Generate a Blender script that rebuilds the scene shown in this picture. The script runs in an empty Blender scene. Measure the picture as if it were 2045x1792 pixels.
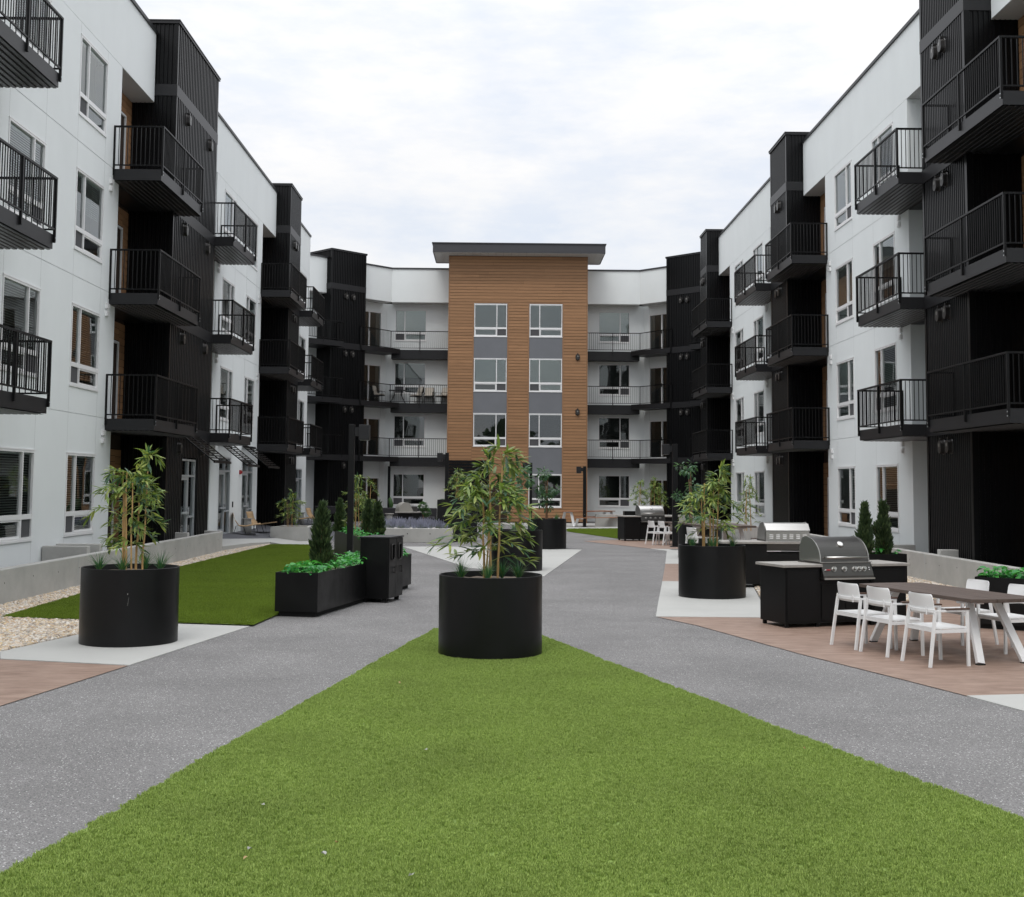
import bpy, bmesh, math, random
from mathutils import Matrix, Vector, Euler
R = random.Random(7)
PI = math.pi
D = bpy.data
SC = bpy.context.scene
COL = SC.collection

# ---------------------------------------------------------------- camera, sky, sun, exposure
cam_d = D.cameras.new('camera'); cam = D.objects.new('camera', cam_d); COL.objects.link(cam)
cam_d.sensor_width = 36; cam_d.sensor_fit = 'HORIZONTAL'
cam_d.lens = 2450 / 2045 * 36
cam_d.shift_y = -(896 - 781.92) / 2045
cam_d.clip_start = 0.1; cam_d.clip_end = 2000
def cam_axes(yaw, pit, rol):
    w = Vector((math.sin(yaw) * math.cos(pit), math.cos(yaw) * math.cos(pit), math.sin(pit)))
    r = Vector((math.cos(yaw), -math.sin(yaw), 0)); u = r.cross(w)
    c, s = math.cos(rol), math.sin(rol)
    return c * r + s * u, -s * r + c * u, w
_r, _u, _w = cam_axes(math.radians(0.61905), math.radians(4.32065), math.radians(0.44587))
cam.matrix_world = Matrix(((_r.x, _u.x, -_w.x, 0), (_r.y, _u.y, -_w.y, 0), (_r.z, _u.z, -_w.z, 2.1), (0, 0, 0, 1)))
SC.camera = cam

SUN_EL, SUN_AZ = math.radians(58), math.radians(200)     # azimuth clockwise from +Y: behind the camera, a little left
world = D.worlds.new('World'); SC.world = world; world.use_nodes = True
nt = world.node_tree; nt.nodes.clear()
def N(t, kind, **kw):
    n = t.nodes.new(kind)
    for k, v in kw.items():
        if k.startswith('i_'): n.inputs[k[2:].replace('_', ' ')].default_value = v
        else: setattr(n, k, v)
    return n
sky = N(nt, 'ShaderNodeTexSky', sky_type='NISHITA', sun_disc=False, sun_elevation=SUN_EL, sun_rotation=SUN_AZ)
tc = N(nt, 'ShaderNodeTexCoord')
mp = N(nt, 'ShaderNodeMapping'); mp.inputs['Scale'].default_value = (1.0, 1.0, 2.6); mp.inputs['Rotation'].default_value = (0, 0, 0.5)
n1 = N(nt, 'ShaderNodeTexNoise', i_Scale=3.2, i_Detail=9.0, i_Roughness=0.58)
rmp = N(nt, 'ShaderNodeValToRGB'); rmp.color_ramp.elements[0].position = 0.36; rmp.color_ramp.elements[1].position = 0.60
rmp.color_ramp.elements[0].color = (0.86,) * 3 + (1,); rmp.color_ramp.elements[1].color = (1,) * 3 + (1,)
mpb = N(nt, 'ShaderNodeMapping'); mpb.inputs['Scale'].default_value = (1.0, 1.0, 3.2); mpb.inputs['Location'].default_value = (3.1, 1.7, 0.4)
n2 = N(nt, 'ShaderNodeTexNoise', i_Scale=9.5, i_Detail=8.0, i_Roughness=0.62)
cr2 = N(nt, 'ShaderNodeValToRGB'); cr2.color_ramp.elements[0].position = 0.36; cr2.color_ramp.elements[1].position = 0.60
cr2.color_ramp.elements[0].color = (15.0, 15.7, 17.0, 1); cr2.color_ramp.elements[1].color = (17.6, 17.5, 17.5, 1)
mixc = N(nt, 'ShaderNodeMixRGB')
# overcast sky: brightness rises towards the zenith as 0.345 + 0.76 sin(elevation) ^ 2.6
sxyz = N(nt, 'ShaderNodeSeparateXYZ'); mx0 = N(nt, 'ShaderNodeMath', operation='MAXIMUM'); mx0.inputs[1].default_value = 0.0
cie = N(nt, 'ShaderNodeMath', operation='MULTIPLY_ADD'); cie.inputs[1].default_value = 0.76; cie.inputs[2].default_value = 0.345
pw = N(nt, 'ShaderNodeMath', operation='POWER'); pw.inputs[1].default_value = 2.6
mul = N(nt, 'ShaderNodeVectorMath', operation='SCALE')
bg = N(nt, 'ShaderNodeBackground', i_Strength=0.09)
wo = N(nt, 'ShaderNodeOutputWorld')
L = nt.links.new
L(tc.outputs['Generated'], mp.inputs['Vector']); L(mp.outputs[0], n1.inputs['Vector'])
L(n1.outputs['Fac'], rmp.inputs[0]); L(rmp.outputs[0], mixc.inputs[0])
L(tc.outputs['Generated'], mpb.inputs['Vector']); L(mpb.outputs[0], n2.inputs['Vector']); L(n2.outputs['Fac'], cr2.inputs[0])
L(tc.outputs['Generated'], sxyz.inputs[0]); L(sxyz.outputs[2], mx0.inputs[0]); L(mx0.outputs[0], pw.inputs[0]); L(pw.outputs[0], cie.inputs[0])
L(cr2.outputs[0], mul.inputs[0]); L(cie.outputs[0], mul.inputs['Scale'])
L(sky.outputs[0], mixc.inputs[1]); L(mul.outputs[0], mixc.inputs[2])
L(mixc.outputs[0], bg.inputs['Color']); L(bg.outputs[0], wo.inputs['Surface'])

sl = D.lights.new('sun', 'SUN'); sl.energy = 0.6; sl.angle = math.radians(25); sl.color = (1, 0.97, 0.92)
so = D.objects.new('sun', sl); COL.objects.link(so)
sdir = Vector((math.sin(SUN_AZ) * math.cos(SUN_EL), math.cos(SUN_AZ) * math.cos(SUN_EL), math.sin(SUN_EL)))
so.rotation_euler = sdir.to_track_quat('Z', 'Y').to_euler(); so.location = (0, -20, 60)
SC.view_settings.view_transform = 'Standard'; SC.view_settings.look = 'None'
SC.view_settings.exposure = 0.80; SC.view_settings.gamma = 1
SC.render.engine = 'CYCLES'

# ---------------------------------------------------------------- materials
def mat(name, col, rough=0.6, metal=0.0, spec=0.5, var=0.0, vscale=4.0, bump=0.0, bscale=60.0, stretch=(1, 1, 1), rnd=0.0, detail=6.0, coat=0.0, rvar=0.0):
    m = D.materials.new(name); m.use_nodes = True; t = m.node_tree; l = t.links.new
    b = t.nodes['Principled BSDF']
    b.inputs['Base Color'].default_value = (*col, 1); b.inputs['Roughness'].default_value = rough
    b.inputs['Metallic'].default_value = metal; b.inputs['Specular IOR Level'].default_value = spec
    b.inputs['Coat Weight'].default_value = coat
    tcn = N(t, 'ShaderNodeTexCoord'); mpn = N(t, 'ShaderNodeMapping'); mpn.inputs['Scale'].default_value = stretch
    l(tcn.outputs['Object'], mpn.inputs['Vector'])
    src = None
    if var:
        nz = N(t, 'ShaderNodeTexNoise', i_Scale=vscale, i_Detail=detail, i_Roughness=0.62); l(mpn.outputs[0], nz.inputs['Vector'])
        mr = N(t, 'ShaderNodeMapRange'); mr.inputs[1].default_value = 0.25; mr.inputs[2].default_value = 0.75
        mr.inputs[3].default_value = 1 - var; mr.inputs[4].default_value = 1 + var; l(nz.outputs['Fac'], mr.inputs[0])
        src = mr.outputs[0]
    if rnd:
        oi = N(t, 'ShaderNodeObjectInfo'); mr2 = N(t, 'ShaderNodeMapRange'); mr2.inputs[3].default_value = 1 - rnd; mr2.inputs[4].default_value = 1 + rnd
        l(oi.outputs['Random'], mr2.inputs[0])
        if src:
            mu = N(t, 'ShaderNodeMath', operation='MULTIPLY'); l(src, mu.inputs[0]); l(mr2.outputs[0], mu.inputs[1]); src = mu.outputs[0]
        else: src = mr2.outputs[0]
    if src:
        mx = N(t, 'ShaderNodeVectorMath', operation='SCALE'); mx.inputs[0].default_value = col; l(src, mx.inputs['Scale']); l(mx.outputs[0], b.inputs['Base Color'])
    if rvar:
        nr = N(t, 'ShaderNodeTexNoise', i_Scale=2.3, i_Detail=8.0, i_Roughness=0.7); l(tcn.outputs['Object'], nr.inputs['Vector'])
        rr = N(t, 'ShaderNodeMapRange'); rr.inputs[1].default_value = 0.3; rr.inputs[2].default_value = 0.7; rr.inputs[3].default_value = rough - rvar; rr.inputs[4].default_value = rough + rvar; l(nr.outputs['Fac'], rr.inputs[0]); l(rr.outputs[0], b.inputs['Roughness'])
    if bump:
        nb = N(t, 'ShaderNodeTexNoise', i_Scale=bscale, i_Detail=4.0); l(mpn.outputs[0], nb.inputs['Vector'])
        bp = N(t, 'ShaderNodeBump', i_Strength=bump, i_Distance=0.01); l(nb.outputs['Fac'], bp.inputs['Height']); l(bp.outputs[0], b.inputs['Normal'])
    return m
M = {}
M['stucco'] = mat('stucco', (0.765, 0.795, 0.795), 0.9, var=0.035, vscale=0.8, stretch=(1, 1, .45), bump=0.25, bscale=45, spec=0.2)
M['joint'] = mat('joint', (0.40, 0.43, 0.44), 0.8)
M['soffit'] = mat('soffit', (0.62, 0.62, 0.61), 0.6)
M['clad'] = mat('black_cladding', (0.0036, 0.0037, 0.0042), 0.30, spec=0.22, var=0.12, vscale=1.5)
M['fascia'] = mat('dark_fascia', (0.013, 0.013, 0.0145), 0.42, spec=0.35, var=0.12, vscale=2.5, stretch=(1, 1, 0.3))
M['rail'] = mat('rail_metal', (0.003, 0.003, 0.0034), 0.42, spec=0.25)
M['under'] = mat('corrugated_soffit', (0.03, 0.03, 0.031), 0.35, metal=0.3)
M['vinyl'] = mat('white_vinyl', (0.78, 0.78, 0.78), 0.4)
M['blind'] = mat('blind_slats', (0.80, 0.82, 0.80), 0.6)
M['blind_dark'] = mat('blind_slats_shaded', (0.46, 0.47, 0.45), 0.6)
M['screen'] = mat('insect_screen', (0.07, 0.07, 0.075), 0.8)
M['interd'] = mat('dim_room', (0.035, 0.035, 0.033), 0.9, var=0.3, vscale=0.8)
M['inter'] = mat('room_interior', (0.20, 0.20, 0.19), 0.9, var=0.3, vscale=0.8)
M['wood'] = mat('wood_siding', (0.315, 0.172, 0.087), 0.55, var=0.16, vscale=3.0, stretch=(0.5, 1, 9), rnd=0.11, bump=0.15, bscale=14, spec=0.3)
M['woodtrim'] = mat('wood_trim', (0.275, 0.148, 0.074), 0.55, var=0.1)
M['gap'] = mat('siding_gap', (0.03, 0.016, 0.009), 0.9)
M['panel'] = mat('grey_panel', (0.15, 0.157, 0.172), 0.75, var=0.06, vscale=1.2, bump=0.1)
M['roof'] = mat('roof_fascia', (0.036, 0.036, 0.041), 0.5, var=0.05)
M['alum'] = mat('aluminium_frame', (0.52, 0.55, 0.57), 0.35, metal=0.35)
M['red'] = mat('red_enamel', (0.35, 0.02, 0.025), 0.4)
M['lamp_dark'] = mat('bronze_metal', (0.03, 0.028, 0.027), 0.35, metal=0.3)
M['lens'] = mat('frosted_lens', (0.16, 0.155, 0.14), 0.3)
M['conc'] = mat('concrete_wall', (0.41, 0.405, 0.385), 0.85, var=0.16, vscale=1.6, bump=0.25, bscale=25, spec=0.25, detail=9)
M['slab'] = mat('concrete_slab', (0.40, 0.40, 0.385), 0.85, var=0.07, vscale=0.8, bump=0.12, bscale=40, spec=0.25, detail=9)
M['paver'] = mat('dark_pavers', (0.085, 0.087, 0.10), 0.8, var=0.2, vscale=4)
M['pot'] = mat('black_planter', (0.0034, 0.0034, 0.0037), 0.38, var=0.3, vscale=1.4, spec=0.30, rvar=0.10)
M['potgrey'] = mat('grey_planter', (0.022, 0.022, 0.021), 0.5, var=0.25, vscale=1.4)  # even dark grey, paler than black_planter
M['bark'] = mat('bark_mulch', (0.21, 0.165, 0.13), 0.95, var=0.55, vscale=45, bump=0.9, bscale=70)
M['cane'] = mat('bamboo_cane', (0.50, 0.31, 0.13), 0.45, var=0.18, vscale=9, stretch=(1, 1, .4))
M['trunk'] = mat('trunk', (0.20, 0.11, 0.06), 0.8, var=0.3, vscale=12)
def leafmat(name, c, rough=0.4):
    m = mat(name, c, rough, var=0.2, vscale=6, rnd=0.22, spec=0.45)
    t = m.node_tree; b = t.nodes['Principled BSDF']; o = t.nodes['Material Output']
    tr = N(t, 'ShaderNodeBsdfTranslucent'); mx = N(t, 'ShaderNodeMixShader', i_Fac=0.3); tr.inputs['Color'].default_value = (c[0] * 1.5, c[1] * 1.5, c[2] * .9, 1)
    t.links.new(b.outputs[0], mx.inputs[1]); t.links.new(tr.outputs[0], mx.inputs[2]); t.links.new(mx.outputs[0], o.inputs[0])
    return m
M['leafA'] = leafmat('bamboo_leaf', (0.17, 0.25, 0.06))
M['leafB'] = leafmat('bamboo_leaf_dark', (0.05, 0.115, 0.06))
M['leafC'] = leafmat('bamboo_leaf_yellow', (0.30, 0.35, 0.10))
M['hosta'] = leafmat('broad_leaf', (0.065, 0.31, 0.055), 0.38)
M['hosta2'] = leafmat('broad_leaf_dark', (0.03, 0.21, 0.045), 0.38)
M['cypress'] = leafmat('cypress_green', (0.04, 0.07, 0.03), 0.6)
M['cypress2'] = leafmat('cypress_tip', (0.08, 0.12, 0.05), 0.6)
M['tuft'] = leafmat('tuft_green', (0.04, 0.15, 0.065), 0.5)
M['tuft2'] = leafmat('tuft_pale', (0.12, 0.22, 0.06), 0.5)
M['box'] = leafmat('shrub_green', (0.07, 0.15, 0.05), 0.4)
M['lav'] = leafmat('lavender', (0.24, 0.25, 0.36), 0.7)
M['lavleaf'] = leafmat('lavender_leaf', (0.20, 0.25, 0.20), 0.7)
M['white'] = mat('white_powder_coat', (0.74, 0.74, 0.74), 0.38, spec=0.4)
M['tabtop'] = mat('dark_wood_slats', (0.082, 0.058, 0.047), 0.55, var=0.3, vscale=3, stretch=(14, 1, 14), bump=0.15, bscale=20)
M['arm'] = mat('dark_arm_wood', (0.07, 0.035, 0.022), 0.5)
M['steel'] = mat('stainless_steel', (0.52, 0.51, 0.49), 0.28, metal=1.0, var=0.05, stretch=(1, 1, 30), vscale=20)
M['hood'] = mat('dark_steel_hood', (0.15, 0.145, 0.14), 0.33, metal=1.0)
M['panelsteel'] = mat('control_panel', (0.12, 0.115, 0.11), 0.3, metal=0.9)
M['cabinet'] = mat('black_cabinet', (0.0035, 0.0035, 0.004), 0.5, spec=0.25)
M['counter'] = mat('stone_counter', (0.30, 0.285, 0.265), 0.6, var=0.18, vscale=7)
M['dark'] = mat('black_hole', (0.004, 0.004, 0.004), 0.9)
M['tan'] = mat('woven_tan', (0.42, 0.28, 0.15), 0.8, var=0.1, vscale=60)
M['sofa'] = mat('charcoal_fabric', (0.022, 0.021, 0.024), 0.9)
M['cush'] = mat('cream_cushion', (0.5, 0.46, 0.40), 0.9, var=0.1, vscale=8)
M['teak'] = mat('orange_teak', (0.32, 0.14, 0.07), 0.5)
M['base'] = mat('grill_cover', (0.27, 0.26, 0.235), 0.6)
M['rock'] = mat('pale_rock', (0.5, 0.48, 0.44), 0.8, var=0.25, vscale=6)
M['hedge'] = mat('distant_foliage', (0.035, 0.06, 0.02), 0.9, var=0.5, vscale=0.8)
# glass
def glass(name, tint):
    m = D.materials.new(name); m.use_nodes = True; t = m.node_tree; t.nodes.clear(); l = t.links.new
    o = N(t, 'ShaderNodeOutputMaterial'); g = N(t, 'ShaderNodeBsdfGlossy'); g.inputs['Roughness'].default_value = 0.0
    g.inputs['Color'].default_value = (0.92, 0.96, 0.97, 1)
    tr = N(t, 'ShaderNodeBsdfTransparent'); tr.inputs['Color'].default_value = (*tint, 1)
    fr = N(t, 'ShaderNodeFresnel', i_IOR=2.0)
    nb = N(t, 'ShaderNodeTexNoise', i_Scale=0.7, i_Detail=1.0); bp = N(t, 'ShaderNodeBump', i_Strength=0.12, i_Distance=0.03)
    ge = N(t, 'ShaderNodeNewGeometry'); l(ge.outputs['Position'], nb.inputs['Vector']); l(nb.outputs['Fac'], bp.inputs['Height']); l(bp.outputs[0], g.inputs['Normal'])
    mx = N(t, 'ShaderNodeMixShader'); l(fr.outputs[0], mx.inputs[0]); l(tr.outputs[0], mx.inputs[1]); l(g.outputs[0], mx.inputs[2]); l(mx.outputs[0], o.inputs[0])
    return m
M['glass'] = glass('window_glass', (0.88, 0.96, 0.93))
# asphalt
def asphalt():
    m = mat('asphalt', (0.2, 0.2, 0.2), 0.85, spec=0.3); t = m.node_tree; l = t.links.new; b = t.nodes['Principled BSDF']
    ge = N(t, 'ShaderNodeTexCoord')
    v = N(t, 'ShaderNodeTexVoronoi', i_Scale=135.0); l(ge.outputs['Object'], v.inputs['Vector'])
    sp = N(t, 'ShaderNodeSeparateXYZ'); l(v.outputs['Color'], sp.inputs[0])
    cr0 = N(t, 'ShaderNodeValToRGB'); e = cr0.color_ramp.elements
    e[0].position = 0.0; e[0].color = (0.075, 0.074, 0.075, 1); e[1].position = 1.0; e[1].color = (0.33, 0.325, 0.325, 1)
    for p, c in ((0.08, (0.136, 0.132, 0.132)), (0.45, (0.19, 0.185, 0.1840)), (0.88, (0.246, 0.24, 0.238))):
        q = cr0.color_ramp.elements.new(p); q.color = (*c, 1)
    l(sp.outputs[0], cr0.inputs[0])
    v2 = N(t, 'ShaderNodeTexVoronoi', i_Scale=66.0); l(ge.outputs['Object'], v2.inputs['Vector'])      # scattered pale stone chips
    sp2 = N(t, 'ShaderNodeSeparateXYZ'); l(v2.outputs['Color'], sp2.inputs[0])
    n3 = N(t, 'ShaderNodeTexNoise', i_Scale=1.3, i_Detail=4.0); l(ge.outputs['Object'], n3.inputs['Vector'])
    th = N(t, 'ShaderNodeMath', operation='MULTIPLY_ADD'); th.inputs[1].default_value = 0.12; l(n3.outputs['Fac'], th.inputs[0]); l(sp2.outputs[1], th.inputs[2])
    ch = N(t, 'ShaderNodeMapRange'); ch.inputs[1].default_value = 0.915; ch.inputs[2].default_value = 0.99; l(th.outputs[0], ch.inputs[0])
    dd = N(t, 'ShaderNodeMapRange'); dd.inputs[1].default_value = 0.45; dd.inputs[2].default_value = 0.30; l(v2.outputs['Distance'], dd.inputs[0])
    cm = N(t, 'ShaderNodeMath', operation='MULTIPLY'); l(ch.outputs[0], cm.inputs[0]); l(dd.outputs[0], cm.inputs[1])
    cr = N(t, 'ShaderNodeMixRGB'); cr.inputs[2].default_value = (0.62, 0.61, 0.60, 1); l(cm.outputs[0], cr.inputs[0]); l(cr0.outputs[0], cr.inputs[1])
    nz = N(t, 'ShaderNodeTexNoise', i_Scale=0.55, i_Detail=7.0, i_Roughness=0.6); l(ge.outputs['Object'], nz.inputs['Vector'])
    mr = N(t, 'ShaderNodeMapRange'); mr.inputs[1].default_value = 0.3; mr.inputs[2].default_value = 0.7; mr.inputs[3].default_value = 0.72; mr.inputs[4].default_value = 1.00; l(nz.outputs['Fac'], mr.inputs[0])
    mx = N(t, 'ShaderNodeVectorMath', operation='SCALE'); l(cr.outputs[0], mx.inputs[0]); l(mr.outputs[0], mx.inputs['Scale']); l(mx.outputs[0], b.inputs['Base Color'])
    bp = N(t, 'ShaderNodeBump', i_Strength=0.5, i_Distance=0.006); l(v.outputs['Distance'], bp.inputs['Height']); l(bp.outputs[0], b.inputs['Normal'])
    return m
M['asphalt'] = asphalt()
def stamped():
    m = mat('stamped_concrete', (0.3, 0.2, 0.15), 0.55, spec=0.4); t = m.node_tree; l = t.links.new; b = t.nodes['Principled BSDF']
    ge = N(t, 'ShaderNodeTexCoord'); mpn = N(t, 'ShaderNodeMapping'); mpn.inputs['Rotation'].default_value = (0, 0, math.radians(-14)); mpn.inputs['Scale'].default_value = (0.9, 3.0, 1)
    l(ge.outputs['Object'], mpn.inputs[0])
    n = N(t, 'ShaderNodeTexNoise', i_Scale=2.6, i_Detail=9.0, i_Roughness=0.65); l(mpn.outputs[0], n.inputs['Vector'])
    cr = N(t, 'ShaderNodeValToRGB'); e = cr.color_ramp.elements
    e[0].position = 0.28; e[0].color = (0.165, 0.103, 0.077, 1); e[1].position = 0.72; e[1].color = (0.335, 0.24, 0.19, 1)
    l(n.outputs['Fac'], cr.inputs[0]); l(cr.outputs[0], b.inputs['Base Color'])
    br = N(t, 'ShaderNodeTexBrick', i_Scale=1.0); br.inputs['Mortar Size'].default_value = 0.012; br.inputs['Brick Width'].default_value = 0.9; br.inputs['Row Height'].default_value = 0.45
    br.inputs['Color1'].default_value = (1, 1, 1, 1); br.inputs['Color2'].default_value = (1, 1, 1, 1); br.inputs['Mortar'].default_value = (0, 0, 0, 1)
    l(mpn.outputs[0], br.inputs['Vector'])
    ad = N(t, 'ShaderNodeMath', operation='ADD'); l(br.outputs['Color'], ad.inputs[0]); l(n.outputs['Fac'], ad.inputs[1])
    bp = N(t, 'ShaderNodeBump', i_Strength=0.35, i_Distance=0.012); l(ad.outputs[0], bp.inputs['Height']); l(bp.outputs[0], b.inputs['Normal'])
    return m
M['stamped'] = stamped()
def rampmat(name, cols, rough=0.7, rand=True):
    m = mat(name, (0.4, 0.35, 0.3), rough); t = m.node_tree; l = t.links.new; b = t.nodes['Principled BSDF']
    oi = N(t, 'ShaderNodeObjectInfo'); cr = N(t, 'ShaderNodeValToRGB'); e = cr.color_ramp.elements
    e[0].color = (*cols[0], 1); e[1].color = (*cols[-1], 1)
    for i, c in enumerate(cols[1:-1]):
        q = cr.color_ramp.elements.new((i + 1) / (len(cols) - 1)); q.color = (*c, 1)
    l(oi.outputs['Random'], cr.inputs[0])
    l(cr.outputs[0], b.inputs['Base Color'])
    return m
M['pebble'] = rampmat('pebble', [(0.22, 0.17, 0.13), (0.62, 0.57, 0.50), (0.44, 0.30, 0.17), (0.70, 0.67, 0.62), (0.36, 0.32, 0.28), (0.60, 0.46, 0.28), (0.20, 0.18, 0.16)])
def turfmat(name, c1, c2):
    m = rampmat(name, [c1, c2], 0.55); t = m.node_tree; l = t.links.new; b = t.nodes['Principled BSDF']
    cr = [n for n in t.nodes if n.bl_idname == 'ShaderNodeValToRGB'][0]
    ge = N(t, 'ShaderNodeNewGeometry'); nz = N(t, 'ShaderNodeTexNoise', i_Scale=0.9, i_Detail=5.0); l(ge.outputs['Position'], nz.inputs['Vector'])
    mr = N(t, 'ShaderNodeMapRange'); mr.inputs[1].default_value = 0.3; mr.inputs[2].default_value = 0.7; mr.inputs[3].default_value = 0.90; mr.inputs[4].default_value = 1.10; l(nz.outputs['Fac'], mr.inputs[0])
    mx = N(t, 'ShaderNodeVectorMath', operation='SCALE'); l(cr.outputs[0], mx.inputs[0]); l(mr.outputs[0], mx.inputs['Scale']); l(mx.outputs[0], b.inputs['Base Color'])
    b.inputs['Specular IOR Level'].default_value = 0.3; o = t.nodes['Material Output']
    tr = N(t, 'ShaderNodeBsdfTranslucent'); ms = N(t, 'ShaderNodeMixShader', i_Fac=0.35); l(mx.outputs[0], tr.inputs['Color'])
    l(b.outputs[0], ms.inputs[1]); l(tr.outputs[0], ms.inputs[2]); l(ms.outputs[0], o.inputs[0])
    return m
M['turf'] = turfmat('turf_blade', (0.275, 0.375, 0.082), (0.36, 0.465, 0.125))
M['turf_b'] = turfmat('turf_blade_dark', (0.15, 0.235, 0.045), (0.20, 0.285, 0.06))  # darker blade colour, mixed in blade by blade at random
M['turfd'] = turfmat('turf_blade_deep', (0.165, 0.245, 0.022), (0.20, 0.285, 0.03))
M['turfd_b'] = turfmat('turf_blade_deep_dark', (0.095, 0.15, 0.014), (0.12, 0.18, 0.018))  # darker blades of the deep green turf, also random
M['turfbase'] = mat('turf_backing', (0.15, 0.22, 0.045), 0.9, var=0.3, vscale=30)
M['turfbased'] = mat('turf_backing_deep', (0.09, 0.14, 0.014), 0.9, var=0.3, vscale=30)

# ---------------------------------------------------------------- mesh helpers
class MB:
    def __init__(s): s.v = []; s.f = []; s.smooth = False
    def quad(s, *p):
        n = len(s.v); s.v += [tuple(q) for q in p]; s.f.append(tuple(range(n, n + len(p))))
    def box(s, x0, x1, y0, y1, z0, z1):
        n = len(s.v)
        s.v += [(x0, y0, z0), (x1, y0, z0), (x1, y1, z0), (x0, y1, z0), (x0, y0, z1), (x1, y0, z1), (x1, y1, z1), (x0, y1, z1)]
        s.f += [(n, n + 3, n + 2, n + 1), (n + 4, n + 5, n + 6, n + 7), (n, n + 1, n + 5, n + 4), (n + 1, n + 2, n + 6, n + 5), (n + 2, n + 3, n + 7, n + 6), (n + 3, n, n + 4, n + 7)]
        return s
    def bar(s, a, b, w, h=None, up=(0, 0, 1)):
        a, b = Vector(a), Vector(b); h = h or w; d = (b - a)
        if d.length < 1e-6: return s
        d.normalize(); u = Vector(up)
        if abs(d.dot(u)) > 0.98: u = Vector((0, 1, 0))
        x = d.cross(u).normalized() * (w / 2); y = x.cross(d).normalized() * (h / 2)
        n = len(s.v)
        for p in (a, b): s.v += [tuple(p - x - y), tuple(p + x - y), tuple(p + x + y), tuple(p - x + y)]
        s.f += [(n, n + 1, n + 2, n + 3), (n + 7, n + 6, n + 5, n + 4)] + [(n + i, n + 4 + i, n + 4 + (i + 1) % 4, n + (i + 1) % 4) for i in range(4)]
        return s
    def tube(s, pts, rad, k=7, cap=True):
        pts = [Vector(p) for p in pts]; n0 = len(s.v); m = len(pts)
        ref = Vector((0.13, 0.21, 1)) if abs((pts[-1] - pts[0]).normalized().z) < 0.9 else Vector((1, 0.1, 0))
        for i, p in enumerate(pts):
            t = (pts[min(i + 1, m - 1)] - pts[max(i - 1, 0)]).normalized()
            x = t.cross(ref).normalized(); y = x.cross(t); r = rad[i] if isinstance(rad, (list, tuple)) else rad
            for j in range(k):
                a = 2 * PI * j / k; s.v.append(tuple(p + x * (math.cos(a) * r) + y * (math.sin(a) * r)))
        for i in range(m - 1):
            for j in range(k):
                s.f.append((n0 + i * k + j, n0 + i * k + (j + 1) % k, n0 + (i + 1) * k + (j + 1) % k, n0 + (i + 1) * k + j))
        if cap: s.f += [tuple(n0 + j for j in reversed(range(k))), tuple(n0 + (m - 1) * k + j for j in range(k))]
        return s
    def lathe(s, prof, k=40, c=(0, 0, 0)):
        n0 = len(s.v); m = len(prof)
        for r, z in prof:
            for j in range(k):
                a = 2 * PI * j / k; s.v.append((c[0] + math.cos(a) * r, c[1] + math.sin(a) * r, c[2] + z))
        for i in range(m - 1):
            for j in range(k): s.f.append((n0 + i * k + j, n0 + i * k + (j + 1) % k, n0 + (i + 1) * k + (j + 1) % k, n0 + (i + 1) * k + j))
        return s
    def disc(s, c, r, axis='z', k=20):
        n = len(s.v)
        for j in range(k):
            a = 2 * PI * j / k; u, w = math.cos(a) * r, math.sin(a) * r
            s.v.append((c[0] + u, c[1] + w, c[2]) if axis == 'z' else (c[0] + u, c[1], c[2] + w) if axis == 'y' else (c[0], c[1] + u, c[2] + w))
        s.f.append(tuple(range(n, n + k))); return s
    def prism(s, poly, z0, z1):
        n = len(s.v); k = len(poly)
        s.v += [(x, y, z0) for x, y in poly] + [(x, y, z1) for x, y in poly]
        s.f += [tuple(reversed(range(n, n + k))), tuple(range(n + k, n + 2 * k))] + [(n + i, n + (i + 1) % k, n + k + (i + 1) % k, n + k + i) for i in range(k)]
        return s
    def prof_y(s, prof, x0, x1):      # polygon in (y,z) extruded along x
        n = len(s.v); k = len(prof)
        s.v += [(x0, y, z) for y, z in prof] + [(x1, y, z) for y, z in prof]
        s.f += [tuple(range(n, n + k)), tuple(reversed(range(n + k, n + 2 * k)))] + [(n + (i + 1) % k, n + i, n + k + i, n + k + (i + 1) % k) for i in range(k)]
        return s
    def wall(s, x0, x1, z0, z1, y, holes=(), hg=(), vg=(), depth=0.10, g=0.013, gv=0.006):
        xs = {x0, x1}; zs = {z0, z1}
        for a, b, c, d in holes: xs |= {max(a, x0), min(b, x1)}; zs |= {max(c, z0), min(d, z1)}
        for c in hg: zs |= {c - g / 2, c + g / 2}
        for c in vg: xs |= {c - gv / 2, c + gv / 2}
        xs = sorted(v for v in xs if x0 <= v <= x1); zs = sorted(v for v in zs if z0 <= v <= z1)
        for i in range(len(xs) - 1):
            for j in range(len(zs) - 1):
                a, b, c, d = xs[i], xs[i + 1], zs[j], zs[j + 1]; mx, mz = (a + b) / 2, (c + d) / 2
                if b - a < 1e-6 or d - c < 1e-6: continue
                if any(h[0] < mx < h[1] and h[2] < mz < h[3] for h in holes): continue
                gr = any(abs(mz - q) < g / 2 for q in hg) or any(abs(mx - q) < gv / 2 for q in vg)
                yy = y + (0.007 if gr else 0)
                s.quad((a, yy, c), (b, yy, c), (b, yy, d), (a, yy, d))
        for a, b, c, d in holes:
            e = y + depth
            s.quad((a, y, c), (a, e, c), (a, e, d), (a, y, d)); s.quad((b, y, c), (b, y, d), (b, e, d), (b, e, c))
            s.quad((a, y, d), (a, e, d), (b, e, d), (b, y, d)); s.quad((a, y, c), (b, y, c), (b, e, c), (a, e, c))
        return s
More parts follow.
